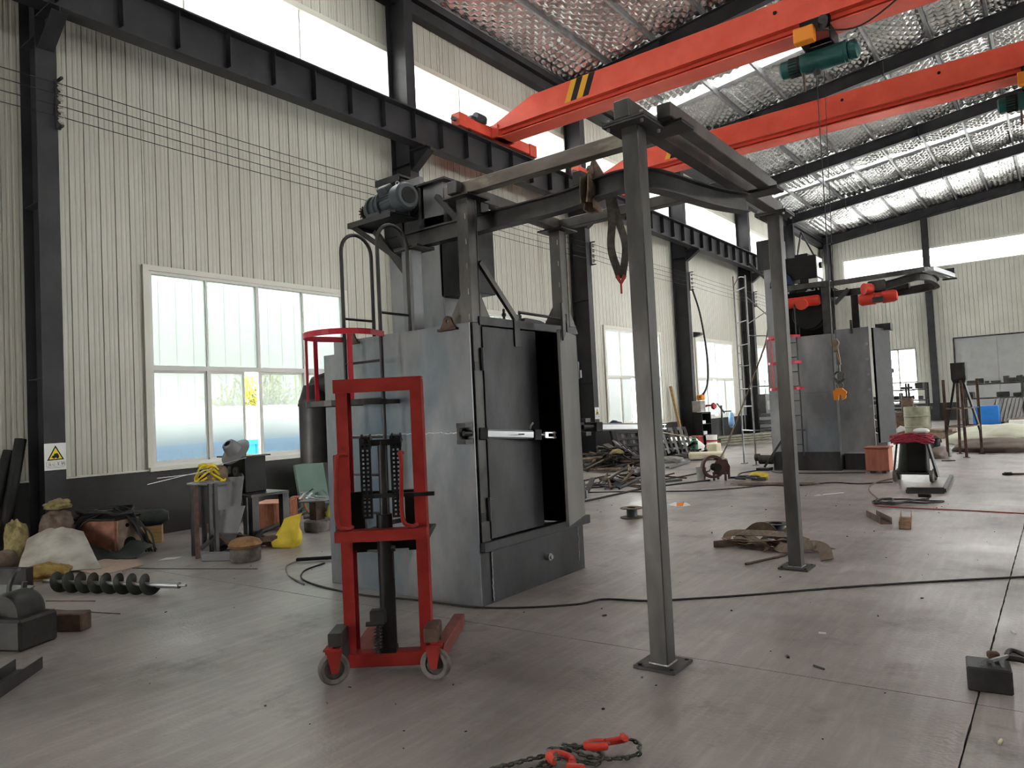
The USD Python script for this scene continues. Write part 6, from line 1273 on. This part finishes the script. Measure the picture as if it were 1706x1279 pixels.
solo('white_plastic_sheet', sheet([(-9.75, 3.12, .02), (-9.25, 3.85, .02), (-10.1, 4.0, .38), (-10.5, 3.5, .34)], lambda u, v: .10*math.sin(math.pi*u)*v + .09*(float(meshkit.fbm(np.array([u*4, v*4, .3]), 3, 4))-.5)*min(1, 4*u*(1-u)+4*v*(1-v)), 26, 18), M['whitesheet'], 'crumpled whitish plastic sheet draped over the heap at the left', 'sheet', smooth=50)
solo('cardboard_sheet', sheet([(-9.75, 3.68, .012), (-8.85, 3.66, .012), (-8.98, 4.22, .012), (-9.8, 4.5, .012)], lambda u, v: .05*max(0, .3-u)*v*3, 10, 6, .008), M['card'], 'flat pinkish brown cardboard sheet on the floor before the dark tarpaulin', 'cardboard')
solo('paper_sheet', B().prism([(0, 0), (.2, .05), (.22, .2), (.03, .16)], (-9.12, 4.46, .003), (.8, .6, 0), (-.6, .8, 0), .003), M['paper'], 'small white sheet on the floor left of the ring stand', 'paper')
solo('flat_bar', B().bar((-9.95, 3.3, .02), (-10.3, 3.75, .40), .05, .012, up=(1, .5, 0)), M['greypaint'], 'blue grey flat bar leaning across the whitish plastic sheet', 'bar')
blob('ochre_rag', (-9.45, 3.32, 0), (.2, .26, .12), 'ochre', 'crumpled ochre yellow rag in front of the plastic sheet', 'rag', 15, amp=.4)
blob('brown_sack', (-10.46, 3.86, .0), (.27, .24, .32), 'sackdark', 'brown sack at the foot of the leftmost column', 'sack', 16, amp=.45)
blob('brown_sack', (-10.47, 3.84, .36), (.20, .18, .24), 'sackdark', 'brown sack lying on top of the other at the leftmost column', 'sack', 17, amp=.45)
blob('straw_sack', (-10.62, 3.42, .0), (.16, .15, .42), 'straw', 'straw yellow sack left of the brown sacks', 'sack', 18, amp=.4)
blob('yellow_cloth', (-10.46, 3.84, .68), (.16, .14, .09), 'straw', 'yellow cloth cap lying topmost on the brown sacks', 'cloth', 19, amp=.5)
solo('pipe_section', B().lathe([(.105, 0), (.115, 0), (.115, .42), (.105, .42), (.105, 0)], (-10.35, 3.02, .13), (-.55, .83, 0), 28), M['tan'], 'open ended pipe section lying at the left edge', 'pipe', smooth=30)
solo('pale_block', B().rbox((-10.75, 3.12, .42), (.2, .16, .30), .5), M['palewood'], 'pale board standing behind the pipe section at the left edge', 'board')
for i, (x0, y0, x1, y1, z1, r_) in enumerate(((-10.95, 3.1, -11.2, 3.55, 1.45, .075), (-10.85, 3.3, -11.1, 3.65, 1.6, .07), (-11.0, 2.95, -11.25, 3.2, 1.1, .05))):
    solo('leaning_roller', B().cyl((x0, y0, .0), (x1, y1, z1), r_, 16), M['black'], ('thick dark roller leaning left of the leftmost column', 'tallest dark roller leaning against the leftmost column', 'shorter dark roller with a pale end at the left edge')[i], 'roller', smooth=30)
solo('roller_ring', B().ring((-10.85, 2.95, .95), .065, .03, .05, (.7, -.6, .2), 20), M['greyplate'], 'grey ring end at the very left edge beside the rollers', 'ring')
t = T('gas_cylinder', 'dark cylinder lying on a timber crate right of the welding machine', 'cylinder', (-10.7, 5.3, 0)); t.part('bottle', B().lathe([(1e-3, 0), (.09, .0), (.12, .04), (.12, .5), (.07, .6), (1e-3, .6)], (-10.85, 4.82, .37), (.5, .85, 0), 18), M['darkgreen'], smooth=30); t.part('crate', B().rbox((-10.72, 5.05, .125), (.24, .5, .25), -.55), M['wood'])
solo('timber_box', B().bb(-10.7, -10.45, 6.0, 6.3, 0, .14, .01).bb(-10.5, -10.44, 6.24, 6.3, .1, .35), M['wood'], 'light timber pieces on the floor behind the ring stand', 'timber')
# auger
t = T('auger_screw', 'long dark steel auger screw lying on the bare floor', 'auger', (-7.75, 3.35, 0))
A0, A1 = np.array([-8.62, 3.02, .105]), np.array([-6.93, 3.66, .105]); d_ = (A1-A0)/np.linalg.norm(A1-A0); L = np.linalg.norm(A1-A0); v_, w_, _ = frame(d_)
t.part('shaft', B().cyl(A0, A1-d_*.1, .022, 14).cyl(A1-d_*.34, A1-d_*.08, .032, 14).cyl(A1-d_*.08, A1, .014, 10), M['silver'], smooth=30)
n_ = 8*28; V = []; F = []
for i in range(n_+1):
    q = 2*math.pi*i/28; s_ = .12+(L-.50)*i/n_; o = v_*math.cos(q)+w_*math.sin(q)
    for rr, dz in ((.022, -.003), (.105, -.003), (.105, .003), (.022, .003)): V.append(A0+d_*(s_+dz)+o*rr)
for i in range(n_):
    for j in range(4): a, b_, c, e = i*4+j, i*4+(j+1) % 4, (i+1)*4+(j+1) % 4, (i+1)*4+j; F += [[a, b_, c], [a, c, e]]
t.part('flight', B().add(V, F), M['auger'], smooth=50)
# foreground left scrap
t = T('gearbox_casting', 'dark oily gearbox casting with a wheel at the left edge', 'machine', (-6.75, 2.2, 0))
t.part('body', B().rbox((-6.82, 2.08, .12), (.75, .35, .24), .42, ch=.02).rbox((-6.9, 2.1, .28), (.5, .28, .12), .42, ch=.03), M['oily']); t.part('housing', B().lathe([(1e-3, -.12), (.15, -.12), (.17, -.08), (.17, .08), (.15, .12), (1e-3, .12)], (-6.72, 2.16, .25), (.35, -.9, 0), 24), M['oily'], smooth=30); t.part('wheel', B().ring((-6.75, 1.88, .18), .10, .05, .05, (.42, -.9, 0), 24), M['greyplate'], smooth=30)
t = T('iron_block', 'rectangular rusty iron block beside the gearbox casting', 'block', (-6.85, 2.5, 0)); t.part('block', B().rbox((-6.85, 2.48, .075), (.56, .13, .15), .55, ch=.01), M['rust'])
t = T('bracket_frame', 'grey plate with two upright bracket arms behind the gearbox casting', 'bracket', (-8.35, 2.5, 0))
t.part('plate', B().rbox((-8.35, 2.5, .09), (.55, .40, .02), .4, (.35, 0)), M['greyplate'])
for u in (-.30, .24): t.part('arm', B().cable([(-8.35+u*.92-.1, 2.57+u*.39, .34), (-8.35+u*.92, 2.5+u*.39, .32), (-8.33+u*.92, 2.45+u*.39, .2), (-8.27+u*.92, 2.45+u*.39, .12), (-8.19+u*.92, 2.51+u*.39, .16), (-8.17+u*.92, 2.53+u*.39, .26)], .025), M['darksteel'], smooth=40)
t.part('rear_beam', B().rbox((-8.95, 2.72, .14), (.8, .08, .28), .4), M['darksteel'])
prof = [(-.09, -.035), (.09, -.035), (.09, .045), (.083, .045), (.083, -.028), (-.083, -.028), (-.083, .045), (-.09, .045)]
solo('channel_section', B().sweep([(-5.1, 1.2, .037), (-5.9, 1.96, .037)], prof), M['darksteel'], 'dark steel channel section lying at the left edge in front', 'channel')
for k, (x0, y0, x1, y1) in enumerate(((-7.75, 2.55, -7.2, 2.9), (-7.7, 2.72, -6.85, 3.0), (-8.1, 2.85, -7.6, 3.1), (-8.0, 2.6, -7.5, 2.62))):
    solo('welding_rod', B().tube([(x0, y0, .005), (x1, y1, .005)], .005, 5), M['rust'], ('rusty rod lying nearest the iron block', 'longest rusty rod, pointing past the auger tip', 'rusty rod lying by the near end of the auger', 'rusty rod lying by the bracket frame')[k], 'rod')

# ------------------------------------------------------------------ foreground bottom and right
def link(c, dirv, up, s_=.022, r_=.0042):
    a, d_ = np.array(dirv, float), np.array(up, float); a /= np.linalg.norm(a); d_ -= a*(d_ @ a); d_ /= np.linalg.norm(d_)
    return [np.array(c)+a*(s_*.5*np.sign(math.cos(q))+s_*.5*math.cos(q))+d_*s_*.55*math.sin(q) for q in np.linspace(0, 2*math.pi, 10, endpoint=False)]
t = T('lifting_chain', 'heap of lifting chain with two red hooks at the bottom of the picture', 'chain', (-1.9, 2.85, 0))
paths = [[(-2.2, 2.55, .015), (-2.12, 2.68, .02), (-2.02, 2.80, .03), (-1.95, 2.93, .03), (-1.88, 2.96, .04), (-1.83, 2.93, .03)], [(-2.05, 2.85, .03), (-1.95, 2.86, .05), (-1.86, 2.86, .04), (-1.78, 2.90, .03), (-1.72, 2.98, .02), (-1.68, 3.04, .02), (-1.66, 3.02, .05), (-1.70, 3.08, .05), (-1.76, 3.10, .05)], [(-2.0, 2.72, .03), (-1.95, 2.80, .04), (-1.88, 2.82, .03), (-1.80, 2.86, .02), (-1.80, 2.90, .05), (-1.9, 2.9, .055), (-2.0, 2.88, .05)], [(-2.08, 2.6, .015), (-2.0, 2.68, .02), (-1.95, 2.74, .03)]]
b = B(); r_ = np.random.default_rng(9)
for pth in paths:
    P = spline(pth, 10); seg = np.r_[0, np.cumsum(np.linalg.norm(np.diff(P, axis=0), axis=1))]; k = 0
    for s_ in np.arange(0, seg[-1], .024):
        p_ = np.array([np.interp(s_, seg, P[:, j]) for j in range(3)]); p2 = np.array([np.interp(s_+.01, seg, P[:, j]) for j in range(3)])
        if np.linalg.norm(p2-p_) < 1e-6: continue
        b.tube(link(p_+r_.normal(0, .003, 3)*[1, 1, .3], p2-p_+r_.normal(0, .001, 3), (0, 0, 1) if k % 2 else (1, -1, .2), .014), .0052, 5, loop=True); k += 1
t.part('links', b, M['chain'], smooth=50, kind='stuff')
def chook(c, yaw, nm):
    R = trimesh.transformations.euler_matrix(0.25, 0, yaw)[:3, :3]
    pts = [(.055*math.cos(q), .055*math.sin(q), 0) for q in np.linspace(-2.4, 2.2, 18)]
    P = np.array(pts) @ R.T + np.array(c); q = t.part('hook', B().tube(P, .018, 10), M['hoistred'], smooth=40, label=nm)
    t.part('hook_shank', B().bar(P[0], np.array(c)+R @ np.array([-.14, -.03, .01]), .03, .028, ch=.008).bar(np.array(c)+R @ np.array([-.13, -.06, .02]), np.array(c)+R @ np.array([-.13, .03, .02]), .028, .028, ch=.01), M['hoistred'], parent=q)
    t.part('latch', B().bar(np.array(c)+R @ np.array([-.05, .05, .012]), np.array(c)+R @ np.array([.04, .01, .012]), .014, .004), M['silver'], parent=q)
chook((-1.845, 2.95, .06), math.pi+.7, 'red hook at the back of the chain heap'); chook((-1.93, 2.76, .05), math.pi-.6, 'red hook at the front of the chain heap')
t = T('pendant_weight', 'dark steel block with a hook and hose by the floor joint at the right', 'block', (-.43, 4.8, 0))
R = trimesh.transformations.euler_matrix(0, 0, .12)[:3, :3]
t.part('block', B().obox((-.42, 4.78, .065), (.105, .10, .065), R, ch=.008), M['darksteel']); t.part('eye', B().ring((-.42, 4.74, .13), .035, .02, .012, (.3, -1, .3), 18), M['greyplate'])
t.part('bolt', B().bar((-.42, 4.76, .145), (-.33, 4.86, .16), .016, .016), M['silver']); t.part('clip', B().rbox((-.40, 4.86, .155), (.06, .04, .04), .3, ch=.01), M['rust'])
t.part('hose', B().cable([(-.34, 4.86, .15), (-.25, 4.88, .14), (-.12, 4.84, .10), (.1, 4.75, .03), (.4, 4.6, .02)], .017).cable([(-.32, 5.30, .015), (-.37, 5.36, .015), (-.35, 5.46, .015), (-.28, 5.40, .015), (-.2, 5.25, .015), (0, 5.1, .015), (.3, 5.0, .015)], .014), M['cable'], smooth=40)
# cigarette ends, pebbles and crumbs of weld slag
r_ = np.random.default_rng(31)
spots = [(-1.28, 4.62, 'darksteel', .08), (-1.43, 5.3, 'paper', .05), (-.36, 5.9, 'paper', .06), (-.33, 4.05, 'foam', .05), (-2.13, 3.95, 'silver', .015)]
lab_ = ['tiny dark steel chip by the joint right of the nearer post', 'tiny pale chip on the floor midway to the right edge', 'thin white stub near the right edge above the dark block', 'small cream chip at the right edge below the dark block', 'tiny bright crumb below the nearer post foot plate']
for (x, yy, mt, L), lb in zip(spots, lab_): solo('floor_chip', B().rbox((x, yy, .006), (L, .014, .012), r_.uniform(0, 3), ch=.003), M[mt], lb, 'chip')
b = B()
for i in range(170):
    x, yy = r_.uniform(-9.5, -.7), r_.uniform(1.8, 13)
    if X0-.3 < x < X1+.1 and Y0-.1 < yy < Y1+.1: continue
    s_ = abs(r_.normal(0, .005))+.0035; b.rbox((x, yy, s_*.35), (s_*r_.uniform(1, 2.5), s_, s_*.7), r_.uniform(0, 3), ch=s_*.2)
solo('floor_grit', b, M['darksteel'], 'scattered dark grit and slag crumbs all over the concrete floor', 'grit', kind='stuff')
